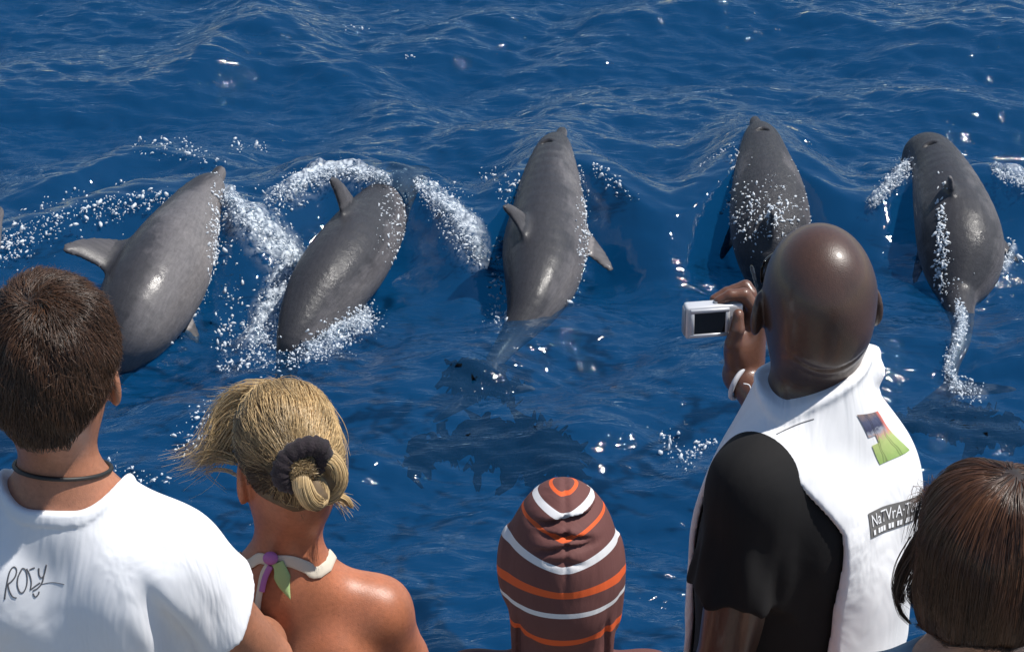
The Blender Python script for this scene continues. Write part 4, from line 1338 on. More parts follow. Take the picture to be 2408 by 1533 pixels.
def bun_core(p):
    q = (p - bun_w.astype(np.float32)) @ np.stack([e1, e2, e3], 1).astype(np.float32)
    d = chain(q, [((-.004, .014, .0), .010), ((.000, .030, -.036), .0145), ((.016, .028, -.046), .0145), ((.020, .014, -.02), .010)], .01)
    return smin(d, chain(q, [((.022, .012, .014), .012), ((.044, .020, .0), .0145), ((.050, .018, -.028), .0145), ((.038, .008, -.056), .012)], .01), .012)
V2, Q2 = nets(bun_core, bun_w - .12, bun_w + .12, .004)
bun_o = wom.add('bun', V2, Q2, M_CAP_W)
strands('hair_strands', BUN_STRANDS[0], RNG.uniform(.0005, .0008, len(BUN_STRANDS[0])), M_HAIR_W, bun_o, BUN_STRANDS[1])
# scrunchie
M_SCR = simple_mat('dark_velvet_tie', (.012, .006, .010), rough=.85, scale=120, var=.5, sheen=.08, bump=.5, bscale=300)
ang = np.linspace(0, 2 * np.pi, 60, endpoint=False)
ringp = np.array([bun_w + e1 * (.000 + .034 * math.cos(a) * .86 + .012 * math.sin(a)) + e3 * (.008 + .036 * math.sin(a) * .80) + e2 * (.013 + .012 * max(0, math.sin(a + .6))) for a in ang])
rr_ = .0150 + .0012 * np.sin(ang * 17) + .0012 * np.sin(ang * 31 + 1)
v, f_ = tube_np(ringp, rr_, 12, True); wom.add('hair_tie', v, f_, M_SCR)
# wind-blown locks at the left, flyaways
def lock(px_pts, n, spread, shade0, rad=.0006, dist=4.24, k=12):
    C = np.array([at_d(a, b, dist + c) for a, b, c in px_pts]) - wom.N
    rz = rotm('Z', -wom.yaw); C = catmull(C @ rz.T, k)
    o1 = RNG.normal(size=(n, 1, 3)) * spread * np.linspace(.7, 1.0, k)[None, :, None]
    wv = RNG.normal(size=(n, 1, 3)) * spread * .7 * (np.linspace(0, 1, k) ** 2)[None, :, None]
    ends = RNG.uniform(.55, 1.0, n)
    t = np.linspace(0, 1, k)[None] * ends[:, None]
    idx = t * (k - 1); i = np.minimum(idx.astype(int), k - 2); u = (idx - i)[..., None]
    return C[i] * (1 - u) + C[i + 1] * u + o1 + wv, np.clip(RNG.normal(shade0, .15, n), 0, 1)
lk = [lock([(625, 925, .0), (580, 925, .02), (545, 950, .04), (518, 990, .05), (505, 1035, .05), (470, 1080, .06), (408, 1097, .06)], 330, .011, .78),
      lock([(610, 950, .0), (565, 955, .03), (535, 985, .04), (525, 1030, .04), (545, 1075, .03)], 260, .010, .6),
      lock([(600, 985, .0), (560, 995, .02), (535, 1030, .03), (515, 1060, .04), (490, 1065, .05), (450, 1088, .06)], 240, .010, .5),
      lock([(600, 930, .0), (560, 930, .03), (525, 940, .06), (480, 945, .08)], 40, .009, .5),
      lock([(560, 1080, 0), (530, 1070, .03), (495, 1075, .05), (440, 1105, .07)], 120, .008, .5),
      lock([(560, 1120, 0), (525, 1105, .03), (480, 1110, .05), (540, 1160, .04)], 10, .004, .6),
      lock([(745, 1160, -.02), (775, 1165, -.02), (800, 1180, -.02), (818, 1208, -.02)], 90, .006, .75),
      lock([(760, 960, 0), (785, 1010, 0), (795, 1070, .01), (788, 1140, .01)], 60, .008, .8)]
Ps = np.concatenate([a for a, _ in lk]); sh = np.concatenate([b for _, b in lk])
o = strands('loose_locks', Ps, RNG.uniform(.0004, .0007, len(Ps)), M_HAIR_W, hair_w, sh)

q_n = 380
fly = comb(wom, wf, V, Q, q_n, lambda p: flow_wom(p) + np.array([-.5, 0, .3]) + RNG.normal(size=p.shape) * .25, RNG.uniform(.02, .06, q_n), 8, .40, jitter=.45, cut=wom_cut)
strands('flyaway_hairs', fly, RNG.uniform(.00022, .00038, q_n), M_HAIR_W, hair_w, np.clip(RNG.normal(.8, .15, q_n), 0, 1))

# halter straps, knot and leaf shaped tie ends
M_CREAM, _ = cloth_material('cream_strap', (.62, .56, .46))
M_PURP, _ = cloth_material('lilac_strap', (.42, .16, .40))
M_LEAF, _ = cloth_material('lime_strap', (.36, .50, .22))
wskin = wom.f_body
def ribbon(f, ctrl, width, thick, n=26, lift=.0025, taper=None):
    "flat strap lying on f through control points (person frame)"
    C = catmull(np.array(ctrl, float), n).astype(np.float32)
    for _ in range(25):
        g = grad(f, C); C = C - g * (f(C) - lift)[:, None] * .7
    T = np.gradient(C, axis=0); T /= np.linalg.norm(T, axis=1, keepdims=True)
    g = grad(f, C); W = np.cross(T, g); W /= np.linalg.norm(W, axis=1, keepdims=True)
    w = width * (np.ones(n) if taper is None else np.interp(np.linspace(0, 1, n), *taper))
    prof = [(-1, -.3), (-.9, .5), (-.4, 1), (.4, 1), (.9, .5), (1, -.3), (0, -1)]
    Vv = np.concatenate([np.array([C[i] + W[i] * a * w[i] * .5 + g[i] * b * thick * .5 for a, b in prof]) for i in range(n)])
    k = len(prof)
    F = [(i * k + s, i * k + (s + 1) % k, (i + 1) * k + (s + 1) % k, (i + 1) * k + s) for i in range(n - 1) for s in range(k)]
    F.append(tuple(range(k - 1, -1, -1))); F.append(tuple((n - 1) * k + s for s in range(k)))
    return Vv, F
tr_wom = bvh(*[np.array(a) for a in ([v.co[:] for v in wom.body_o.data.vertices], [list(p.vertices) for p in wom.body_o.data.polygons])])
def wloc(px, py, dist=4.27):
    rz = rotm('Z', -wom.yaw)
    h_ = tr_wom.ray_cast(Vector((np.array([0, 0, CAM_H]) - wom.N) @ rz.T), Vector(unit(ray(px, py)) @ rz.T))
    return np.array(h_[0]) if h_[0] is not None else (at_d(px, py, dist) - wom.N) @ rz.T
V2, F2 = merge([ribbon(wskin, [wloc(640, 1318), wloc(612, 1312), wloc(582, 1328), (-.060, .03, -.035), (-.070, .09, -.11), (-.075, .12, -.2)], .017, .0022),
     ribbon(wskin, [wloc(640, 1318), wloc(682, 1318), wloc(722, 1334), wloc(742, 1346), (.062, .045, -.035), (.075, .09, -.11), (.075, .115, -.2)], .019, .0022)])
halter = mesh_py('halter_top', V2, F2, M_CREAM, wom.root); halter.location = wom.off
def cups(p):
    d = None
    for sg in (-1, 1):
        e = ell(p, (sg * .068, .098, -.27), (.068, .045, .075))
        d = e if d is None else smin(d, e, .02)
    return smin(d, np.maximum(np.abs(wom.torso(p) - .002) - .003, np.abs(p[:, 2] + .33) - .014), .01)
V2, Q2 = nets(cups, (-.2, -.16, -.38), (.2, .2, -.16), .006)
c_ = mesh_np('cups', V2, Q2, M_CREAM, halter)
V2, F2 = ribbon(wskin, [wloc(634, 1326), wloc(622, 1348), wloc(614, 1385), wloc(607, 1430), wloc(604, 1480), wloc(607, 1540), wloc(612, 1600)], .0105, .004, lift=.004)
mesh_py('tie_end', V2, F2, M_CREAM, halter)
V2, F2 = ribbon(wskin, [wloc(640, 1328), wloc(631, 1345), wloc(624, 1365), wloc(619, 1388)], .0095, .004, lift=.0055)
mesh_py('tie_end', V2, F2, M_PURP, halter)['label'] = 'lilac tie end'
V2, F2 = ribbon(wskin, [wloc(655, 1318), wloc(662, 1340), wloc(668, 1370), wloc(682, 1404)], .026, .005, lift=.006, taper=([0, .25, .5, .75, 1], [.7, .75, 1.0, .6, .04]))
mesh_py('tie_end', V2, F2, M_LEAF, halter)['label'] = 'lime green leaf shaped tie end'
V2, F2 = ribbon(wskin, [wloc(612, 1492), wloc(616, 1530), wloc(620, 1600)], .007, .004, lift=.004)
mesh_py('tie_end', V2, F2, M_LEAF, halter)['label'] = 'thin lime green tie end'
def knot(p):
    c = wloc(647, 1310).astype(np.float32)
    c = c - grad(wskin, c[None])[0] * (wskin(c[None])[0] - .008)
    d = ell(p, c + f32(-.004, -.002, .003), (.012, .009, .011))
    return d
V2, Q2 = nets(knot, wloc(647, 1310) - .05, wloc(647, 1310) + .05, .003)
mesh_np('knot', V2, Q2, M_PURP, halter)['label'] = 'lilac knot'
# ================================================================== 3. the bald man with the camera
man = Person('bald man in a white bib over a black T-shirt, raising one hand to photograph', 1920, 905, 4.2, R(52), M_SKIN_MAN, 1.0)
YM = man.yaw
man.head_c = np.array([.004, .010, .155]); man.head_r = np.array([.078, .098, .104]); man.head_yaw = R(-43); man.head_pitch = R(4); man.neck_r = .063
man.sh = .160; man.sh_z = -.108; man.sh_r = .054; man.shR = (.135, .055, -.125); man.chest = (.162, .122)
toL = lambda w: (np.asarray(w) - man.N) @ rotm('Z', -YM).T            # world -> the man's frame
WR = at_d(1746, 888, 4.45)
man.armR = (tuple(toL(at_d(1915, 1085, 4.36))), tuple(toL(WR)))
man.armL = ((-.205, .015, -.40), (-.19, .09, -.64))
RZ = rotm('Z', -YM)
def cam_hand(q):
    "the right hand gripping the camera, picture aligned frame with the wrist at the origin"
    mcp = [(.020, .012, .112), (.022, .034, .116), (.019, .054, .104), (.013, .066, .088)]
    d = None
    for m_, r_ in zip(mcp, (.0155, .0150, .0140, .0130)):
        e = cone(q, (.002, .012, .0), m_, .024, r_); d = e if d is None else smin(d, e, .02)
    d = smin(d, ell(q, (-.012, -.004, .052), (.020, .020, .034)), .02)           # ball of the thumb
    fing = [[((.020, .012, .112), .0112), ((-.002, .010, .143), .0108), ((-.024, .008, .143), .0092), ((-.042, .008, .133), .0080)],
            [((.022, .034, .116), .0112), ((.004, .056, .134), .0105), ((-.026, .050, .126), .0092), ((-.046, .043, .118), .008)],
            [((.019, .054, .104), .0106), ((.0, .071, .114), .0098), ((-.030, .056, .106), .0088), ((-.050, .044, .1), .0076)],
            [((.013, .066, .088), .0095), ((-.004, .078, .094), .0086), ((-.026, .060, .090), .0078), ((-.043, .048, .086), .0068)]]
    for c in fing: d = smin(d, chain(q, c, .003), .005)
    d = smin(d, chain(q, [((-.010, -.004, .035), .0165), ((-.019, -.018, .072), .0125), ((-.013, -.020, .098), .0112), ((-.012, -.013, .121), .0088)], .004), .007)
    d = smin(d, ell(q, (-.012, -.0205, .119), (.0055, .004, .006)), .002)        # thumb nail
    # creases beside the thumb and between the knuckles
    d = d + .003 * np.exp(-((q[:, 0] - .006) / .003) ** 2 - ((q[:, 2] - .098) / .016) ** 2) * (q[:, 1] < .012)
    return d
hand_l = lambda p: cam_hand((p - toL(WR).astype(np.float32)) @ RZ.astype(np.float32))
man.folds = True
man.hand_attr = toL(WR) + np.array([0, 0, .09])
man.body(h=.0036, hands=(-1,), groove=False, extra=((hand_l, toL(WR), .21),))
man.trousers(M_DENIM)
M_BLACK, _ = cloth_material('black_cotton', (.0105, .010, .0105), fold=.15)
M_BIB, _ = cloth_material('white_bib', (.80, .80, .81), fold=.45)
def tee_sdf(p):
    d = man.torso(p, .010)
    for sg in (-1, 1):
        sh, el, wr = man.arm_pts(sg)
        end = sh * .42 + el * .58
        dirn = unit(end - sh)
        e = cone(p, sh - dirn * .02, end + dirn * .012, .062, .072)
        e = smax(e, (p - end.astype(np.float32)) @ dirn.astype(np.float32), .006)
        w = np.clip(((p - sh.astype(np.float32)) @ dirn.astype(np.float32)) / .15, 0, 1)
        a = np.arctan2(p[:, 1] - sh[1], p[:, 0] - sh[0])
        e = e - .0045 * w * np.sin(7 * a + 26 * p[:, 2]) - .0018 * w * np.sin(13 * a - 18 * p[:, 2] + 1)
        d = smin(d, e, .04)
    return np.maximum(np.maximum(d, np.minimum(p[:, 2] + .045, .105 - np.abs(p[:, 0]))), -.70 - p[:, 2])
V, Q = nets(tee_sdf, (-.36, -.24, -.72), (.36, .30, .03), .0055)
man.add('t_shirt', V, Q, M_BLACK)
CE = f32(.616, -.788, 0)
def bib_sdf(p):
    x, y, z = p[:, 0], p[:, 1], p[:, 2]
    d = man.torso(p, .021, belly=.006)
    d = smin(d, man.neck(p) - .013, .05)
    low = np.clip((-.1 - z) / .4, 0, 1)
    d = d - .012 * low * (y < 0)
    d = d - .0035 * np.sin(30 * x + 8 * z) * low - .003 * np.sin(17 * z + 20 * x) * np.clip((-.2 - z) / .1, 0, 1)
    d = d - .004 * np.exp(-((x + .02 - .5 * (z + .25)) / .02) ** 2) * np.clip((-.18 - z) / .1, 0, 1)
    e = x + .150 - .045 * np.clip((-.075 - z) / .09, 0, 1)
    d = smax(d, -e, .004)                                         # open left side
    d = smax(d, x - .165 - .3 * np.clip((z + .30) / .1, 0, 1), .004)   # right edge
    rim = z - (.028 + .40 * (p @ CE)) - 12 * np.clip(-(p @ CE) - .045, 0, .1) ** 2
    tor = np.sqrt(p[:, 0] ** 2 + p[:, 1] ** 2)
    d = d - .004 * np.exp(-((rim + .008) / .006) ** 2)
    d = smax(d, np.minimum(rim, .15 - tor), .004)
    # shell: hollow so that the open side shows cloth, not a block
    d = smax(d, -(man.torso(p, .013)), .003)
    return np.maximum(d, -.50 + .04 * np.sin(9 * x) - z)
def collar(p):
    c = f32(.055, -.052, .040)
    return smin(ell(p, c, (.030, .016, .018)), ell(p, c + f32(-.002, -.016, -.020), (.020, .013, .020)), .012)
bf2 = lambda p: smin(bib_sdf(p), collar(p), .012)
V, Q = nets(bf2, (-.24, -.24, -.54), (.28, .26, .12), .0042)
bib = man.add('bib', V, Q, M_BIB)
tr_bib = bvh(V, Q)
def bib_hit(px, py):
    o = toL(np.array([0, 0, CAM_H])); d = unit(ray(px, py)) @ RZ.T
    h_ = tr_bib.ray_cast(Vector(o), Vector(d))
    return np.array(h_[0]) if h_[0] is not None else None
def from_back(x, z):
    h_ = tr_bib.ray_cast(Vector((x, -1.0, z)), Vector((0, 1, 0)))
    return (np.array(h_[0]), np.array(h_[1])) if h_[0] is not None else (None, None)
def decal(name, corners, nu, nv, mat, lift, mask=None):
    "flat print: bilinear grid between four (x, z) corners, laid on the bib"
    A, B, C, D = [np.array(c) for c in corners]              # top left, top right, bottom right, bottom left
    V, I = [], {}
    for i in range(nu + 1):
        for j in range(nv + 1):
            u, v = i / nu, j / nv
            q = (A * (1 - u) + B * u) * (1 - v) + (D * (1 - u) + C * u) * v
            h_, n_ = from_back(*q)
            if h_ is not None: I[i, j] = len(V); V.append(h_ + n_ * lift)
    F = [(I[i, j], I[i, j + 1], I[i + 1, j + 1], I[i + 1, j]) for i in range(nu) for j in range(nv)
         if all((a, b) in I for a, b in ((i, j), (i, j + 1), (i + 1, j + 1), (i + 1, j))) and (mask is None or mask((i + .5) / nu, (j + .5) / nv))]
    if not F: print('decal missed', name, corners); return None
    o = mesh_py(name, V, F, mat, bib)
    uv = o.data.uv_layers.new(name='UVMap')
    inv = {k: (a / nu, b / nv) for (a, b), k in I.items()}
    for l in o.data.loops: uv.data[l.index].uv = inv[l.vertex_index]
    return o
def xz(px, py, dflt):
    h_ = bib_hit(px, py)
    if h_ is None: print('miss', px, py); return dflt
    return (h_[0], h_[2])
# photo print: grey and blue shapes over a green field
def print_material():
    m, nt, ns, L, b = mat_new('photo_print')
    uv = N(ns, 'ShaderNodeUVMap'); sp = N(ns, 'ShaderNodeSeparateXYZ'); L.new(uv.outputs[0], sp.inputs[0])
    nz = N(ns, 'ShaderNodeTexNoise', inp={'Scale': 5.0, 'Detail': 5.0, 'Distortion': 1.5}); L.new(uv.outputs[0], nz.inputs['Vector'])
    a = N(ns, 'ShaderNodeMath', operation='MULTIPLY_ADD', inp={1: .34, 2: -.17}); L.new(nz.outputs['Fac'], a.inputs[0])
    s = N(ns, 'ShaderNodeMath', operation='ADD'); L.new(sp.outputs['Y'], s.inputs[0]); L.new(a.outputs[0], s.inputs[1])
    r1 = ramp(ns, [(0.0, (.25, .18, .16)), (.14, (.08, .09, .16)), (.30, (.035, .04, .09)), (.40, (.32, .34, .40)), (.50, (.55, .33, .26)), (.60, (.42, .50, .18)), (1.0, (.24, .36, .10))])
    L.new(s.outputs[0], r1.inputs[0])
    w = N(ns, 'ShaderNodeTexWave', inp={'Scale': .7, 'Distortion': 9.0, 'Detail': 3.0}); L.new(uv.outputs[0], w.inputs['Vector'])
    r2 = ramp(ns, [(.0, (1, 1, 1)), (.84, (1, 1, 1)), (.94, (.25, .22, .2)), (1, (.9, .9, .9))]); L.new(w.outputs['Fac'], r2.inputs[0])
    mu = N(ns, 'ShaderNodeMixRGB', blend_type='MULTIPLY', inp={0: .75}); L.new(r1.outputs[0], mu.inputs[1]); L.new(r2.outputs[0], mu.inputs[2])
    r3 = ramp(ns, [(0.0, (0, 0, 0)), (.80, (0, 0, 0)), (.95, (1, 1, 1))]); L.new(sp.outputs['X'], r3.inputs[0])
    mx = N(ns, 'ShaderNodeMixRGB', inp={2: (.75, .18, .12, 1)}); 
    mm = N(ns, 'ShaderNodeMath', operation='MULTIPLY'); L.new(r3.outputs[0], mm.inputs[0])
    r4 = ramp(ns, [(0.0, (1, 1, 1)), (.45, (.8, .8, .8)), (.62, (0, 0, 0))]); L.new(sp.outputs['Y'], r4.inputs[0]); L.new(r4.outputs[0], mm.inputs[1])
    L.new(mm.outputs[0], mx.inputs[0]); L.new(mu.outputs[0], mx.inputs[1])
    L.new(mx.outputs[0], b.inputs['Base Color']); b.inputs['Roughness'].default_value = .6
    return m
tl, bl = xz(2014, 975, (.02, -.05)), xz(2068, 1092, (.06, -.13))
tr, br = xz(2062, 966, (.10, -.03)), xz(2138, 1058, (.13, -.10))
decal('photo_print', [tl, tr, br, bl], 14, 18, print_material(), .0012, mask=lambda u, v: not (u < .32 - .1 * v and .45 < v < .62))
M_BAN = simple_mat('grey_print', (.13, .125, .12), rough=.8)
M_LET = simple_mat('white_print', (.80, .80, .81), rough=.8)
bA, bD = xz(2040, 1207, (.03, -.25)), xz(2047, 1266, (.03, -.3))
bB, bC = xz(2166, 1156, (.13, -.24)), xz(2158, 1216, (.13, -.29))
bA, bB, bC, bD = map(np.array, (bA, bB, bC, bD))
decal('banner', [bA, bB, bC, bD], 40, 12, M_BAN, .0012)
def text_on(txt, u0, u1, v0, v1, lift):
    cu = bpy.data.curves.new('t', 'FONT'); cu.body = txt; cu.resolution_u = 3
    to = bpy.data.objects.new('t', cu); COL.objects.link(to)
    dg = bpy.context.evaluated_depsgraph_get()
    me = bpy.data.meshes.new_from_object(to.evaluated_get(dg)); bpy.data.objects.remove(to)
    co = np.array([v.co[:2] for v in me.vertices]); co -= co.min(0); co /= co.max(0)
    F = [list(p.vertices) for p in me.polygons]
    V, ok = [], []
    for a, b in co:
        u = u0 + (u1 - u0) * a; v = v1 + (v0 - v1) * b
        q = (bA * (1 - u) + bB * u) * (1 - v) + (bD * (1 - u) + bC * u) * v
        h_, n_ = from_back(*q)
        ok.append(h_ is not None); V.append(h_ + n_ * lift if h_ is not None else np.zeros(3))
    F = [f for f in F if all(ok[i] for i in f)]
    return V, F
v, f_ = text_on('NaTVrA\u00b7Tour', .04, .97, .10, .56, .0026)
mesh_py('lettering', v, f_, M_LET, bib)
v, f_ = text_on('- --- -- -- --- --', .05, .96, .70, .90, .0026)
mesh_py('lettering', v, f_, M_LET, bib)['label'] = 'small worn second line of lettering'
def bib_line(pts, r):
    P = [bib_hit(*p) for p in catmull(np.array(pts, float), 14)]
    P = [p for p in P if p is not None]
    return tube_np(P, r, 5)
v, f_ = bib_line([(1826, 1021), (1850, 1009), (1880, 996), (1914, 985)], .0010)
mesh_py('seam', v, f_, M_INK, bib)
# sunglasses
M_GLASS = simple_mat('black_glasses', (.01, .01, .011), rough=.12)
Rm = man.R().astype(np.float32); hc = man.head_c.astype(np.float32)
def shades(p):
    q = (p - hc) @ Rm
    d = None
    for sg in (-1, 1):
        arm = np.maximum(cone(q, (sg * .0845, .008, -.012), (sg * .079, .088, -.006), .0028, .0035), np.abs(q[:, 2] + .01) - .008)
        lens = np.maximum(np.abs(ell(q, (0, .02, -.014), (.082, .100, .08))) - .002, np.maximum(np.abs(q[:, 2] + .012) - .021, .078 - q[:, 1]))
        e = np.minimum(arm, lens); d = e if d is None else np.minimum(d, e)
    return d
V, Q = nets(shades, hc - .14, hc + .15, .0028)
man.add('sunglasses', V, Q, M_GLASS)

# the camera in his hand
ca = empty('compact_camera', tuple(WR), R(9))
tag(ca, 'small silver compact camera with a dark screen held up in the bald man\'s hand', 'camera')
M_SILV = simple_mat('silver_plastic', (.62, .63, .66), rough=.32, metal=.25, var=.03)
M_GREY = simple_mat('grey_plastic', (.30, .32, .36), rough=.4, metal=.2, var=.03)
M_SCRN = simple_mat('camera_screen', (.006, .008, .012), rough=.12, var=.0)
M_STRAP = simple_mat('white_strap', (.68, .68, .70), rough=.6)
def rbox(c, s, r, bev=3):
    import bmesh
    bm = bmesh.new(); bmesh.ops.create_cube(bm, size=1.0)
    for v in bm.verts: v.co = Vector((c[0] + v.co.x * s[0], c[1] + v.co.y * s[1], c[2] + v.co.z * s[2]))
    if r: bmesh.ops.bevel(bm, geom=list(bm.edges), offset=r, segments=bev, profile=.5, affect='EDGES')
    V = [tuple(v.co) for v in bm.verts]; bm.verts.index_update()
    F = [[v.index for v in f.verts] for f in bm.faces]; bm.free()
    return V, F
CX, CZ = -.049, .104
mesh_py('body', *rbox((CX, .012, CZ), (.092, .024, .056), .0045), M_SILV, ca)
fr = []
for c, s in (((CX - .008, -.0015, CZ + .0215), (.062, .004, .006)), ((CX - .008, -.0015, CZ - .0215), (.062, .004, .006)),
             ((CX - .036, -.0015, CZ), (.006, .004, .0372)), ((CX + .020, -.0015, CZ), (.006, .004, .0372))):
    fr.append(rbox(c, s, .0008, 1))
mesh_py('screen_frame', *merge(fr), M_SILV, ca)
mesh_py('screen', *rbox((CX - .008, -.0006, CZ), (.0502, .0014, .0372), 0), M_SCRN, ca, smooth=False)
mesh_py('side_grip', *rbox((CX - .0465, .012, CZ), (.003, .018, .046), .001, 1), M_GREY, ca)
v, f_ = tube_np([(CX + .004, .012, CZ + .0275), (CX + .004, .012, CZ + .0305)], .0045, 16); mesh_py('shutter_button', v, f_, M_GREY, ca)
mesh_py('lens', *tube_np([(CX - .010, .024, CZ), (CX - .010, .040, CZ), (CX - .010, .0405, CZ)], [.020, .018, .013], 24), M_GREY, ca)
# wrist strap: a band round the wrist and a hanging cord
s_w = unit(at_d(1915, 1085, 4.36) - WR)
cw_ = np.zeros(3) + s_w * .004
u_ = unit(np.array([1, 0, .25])); w_ = unit(np.cross(s_w, u_)); u_ = unit(np.cross(w_, s_w))
ang = np.linspace(0, 2 * np.pi, 40, endpoint=False)
band = np.array([cw_ + u_ * .0335 * math.cos(a) + w_ * .030 * math.sin(a) + s_w * (-.010 * math.cos(a)) for a in ang]) @ rotm('Z', -R(9)).T
v, f_ = tube_np(band, .0042, 8, True); mesh_py('wrist_strap', v, f_, M_STRAP, ca)
cord = np.array([at_d(1748, 902, 4.40), at_d(1762, 906, 4.40), at_d(1767, 925, 4.40), at_d(1766, 950, 4.40), at_d(1765, 985, 4.40), at_d(1764, 1020, 4.41)]) - WR
v, f_ = tube_np(catmull(cord, 24) @ rotm('Z', -R(9)).T, .0012, 6); mesh_py('cord', v, f_, M_STRAP, ca)

# ================================================================== 4. the child in the striped hood
kid = Person('child with a brown hood pulled up, striped in orange and white', 1318, 1548, 4.0, R(0), M_SKIN_KID, .78)
kid.head_c = np.array([.002, .006, .168]); kid.head_r = np.array([.064, .084, .094]); kid.neck_r = .042; kid.ear = False
kid.sh = .125; kid.sh_z = -.055; kid.sh_r = .042; kid.chest = (.112, .082)
kid.armR = ((.165, .08, -.25), (.12, .26, -.30)); kid.armL = ((-.165, .08, -.25), (-.12, .26, -.30))
kid.body()
kid.trousers(M_SHORTS)
def hood_sdf(p):
    q = p - kid.head_c.astype(np.float32)
    x, y, z = q[:, 0], q[:, 1], q[:, 2]
    d = ell(q, (0, -.004, -.010), (.076, .100, .106))
    d = smin(d, ell(q, (0, -.012, .045), (.054, .070, .076)), .05)
    d = smin(d, cone(q, (0, -.006, -.03), (0, -.004, -.20), .077, .068), .03)
    d = smin(d, ell(q, (-.074, .012, -.012), (.013, .03, .045)), .03)
    d = smin(d, ell(q, (.075, .02, -.05), (.012, .03, .07)), .02)
    sx_ = x - .003 * np.sin(20 * z)
    top = np.clip((z - .0) / .03, 0, 1) * np.clip((.118 - z) / .015, 0, 1)
    puck = np.exp(-(sx_ / .042) ** 2) * top * (y < 0)
    for z0, wd, dp in ((.101, .042, .010), (.084, .034, .009), (.070, .040, .007), (.052, .025, .004)):
        cr_ = (z - z0 + .16 * np.abs(sx_) + .1 * sx_ * (1 if wd < .04 else -1))
        d = d + (dp * np.exp(-(cr_ / .0035) ** 2) - .45 * dp * np.exp(-((cr_ - .008) / .006) ** 2)) * np.exp(-(sx_ / wd) ** 4) * (y < 0.01)
    d = d + .0035 * np.exp(-(sx_ / .0035) ** 2) * (y < 0.02)
    lowf = np.clip((-.05 - z) / .05, 0, 1)
    d = d - .003 * lowf * np.sin(38 * x + 6 * z) + .008 * lowf * np.exp(-((np.abs(x) - .060) / .005) ** 2) * (y < .04)
    d = np.where(z > -.2, np.minimum(d, kid.f_body(p) - .0045), d)
    face = ell(q, (0, .105, -.02), (.060, .075, .085))
    d = smax(d, -face, .01)
    d = smax(d, -(ell(q, (0, 0, 0), (.074, .092, .1))), .002) if False else d
    return np.maximum(d, -.21 - z)
V, Q = nets(hood_sdf, kid.head_c - .24, kid.head_c + .21, .0034)
q_ = V - kid.head_c
KU = .20
def stripe_u(q): return q[:, 2] + KU * q[:, 1] - (.42 * np.clip((q[:, 2] + .015) / .09, 0, 1)) * np.sqrt(q[:, 0] ** 2 + .00004) - .004 * np.sin(60 * q[:, 0]) * np.clip((-.08 - q[:, 2]) / .03, 0, 1)
tr_h = bvh(V, Q)
def u_at(py, px=1322):
    o = np.array([0, 0, CAM_H]) - kid.N; h_ = tr_h.ray_cast(Vector(o), Vector(unit(ray(px, py))))
    if h_[0] is None: return None
    return float(stripe_u((np.array(h_[0]) - kid.head_c)[None])[0])
BR, WH, OR = (.128, .052, .047), (.66, .65, .66), (.66, .105, .028)
stops = []
for c, w, colr in ((1162, 5.5, OR), (1216, 6.5, WH), (1273, 6, OR), (1343, 8, WH), (1403, 6.5, OR), (1451, 6, WH), (1513, 7, OR)):
    a, b_ = u_at(c - w), u_at(c + w)
    if a is None or b_ is None: print('stripe miss', c); continue
    stops.append((min(a, b_), max(a, b_), colr))
M_HOOD, (nt, ns, L, b, r_old) = cloth_material('striped_hood', BR, rough=.75, bump=.3, fold=.3, weave=500)
lo_u, hi_u = -.30, .20
at_u = N(ns, 'ShaderNodeAttribute', attribute_name='u')
mr = N(ns, 'ShaderNodeMapRange', inp={'From Min': lo_u, 'From Max': hi_u}); L.new(at_u.outputs['Fac'], mr.inputs['Value'])
el = [(0.0, BR)]
for a, b_, colr in sorted(stops): el += [((a - lo_u) / (hi_u - lo_u), colr), ((b_ - lo_u) / (hi_u - lo_u), BR)]
rr = ramp(ns, el, 'CONSTANT'); L.new(mr.outputs[0], rr.inputs[0])
mu = N(ns, 'ShaderNodeMixRGB', blend_type='MIX', inp={0: .0}); L.new(rr.outputs[0], mu.inputs[1]); L.new(mu.outputs[0], b.inputs['Base Color'])
hood = kid.add('hood', V, Q, M_HOOD, attrs={'u': stripe_u(q_)})
def kshirt(p):
    d = kid.torso(p, .010)
    for sg in (-1, 1):
        sh, el_, wr = kid.arm_pts(sg); e = cone(p, sh, sh * .2 + el_ * .8, .052, .050); d = smin(d, e, .03)
    return np.maximum(np.maximum(d, p[:, 2] + .012), -.66 - p[:, 2])
V, Q = nets(kshirt, (-.26, -.17, -.68), (.26, .2, .02), .0055)
rel = V[:, 2] + .2 * np.abs(V[:, 0]); 
us = np.where(np.abs(rel + .010) < .006, 0.0, 0.0) + V[:, 2]
M_KSH, (nt, ns, L, b, r_old) = cloth_material('striped_shirt', BR, rough=.75, bump=.15)
tc = N(ns, 'ShaderNodeTexCoord'); sp = N(ns, 'ShaderNodeSeparateXYZ'); L.new(tc.outputs['Object'], sp.inputs[0])
mm = N(ns, 'ShaderNodeMath', operation='MULTIPLY_ADD', inp={1: 9.0, 2: 10.34}); L.new(sp.outputs['Z'], mm.inputs[0])
fr_ = N(ns, 'ShaderNodeMath', operation='FRACT'); L.new(mm.outputs[0], fr_.inputs[0])
rr = ramp(ns, [(0, WH), (.11, BR), (.5, OR), (.61, BR)], 'CONSTANT'); L.new(fr_.outputs[0], rr.inputs[0]); L.new(rr.outputs[0], b.inputs['Base Color'])
kid.add('striped_shirt', V, Q, M_KSH)

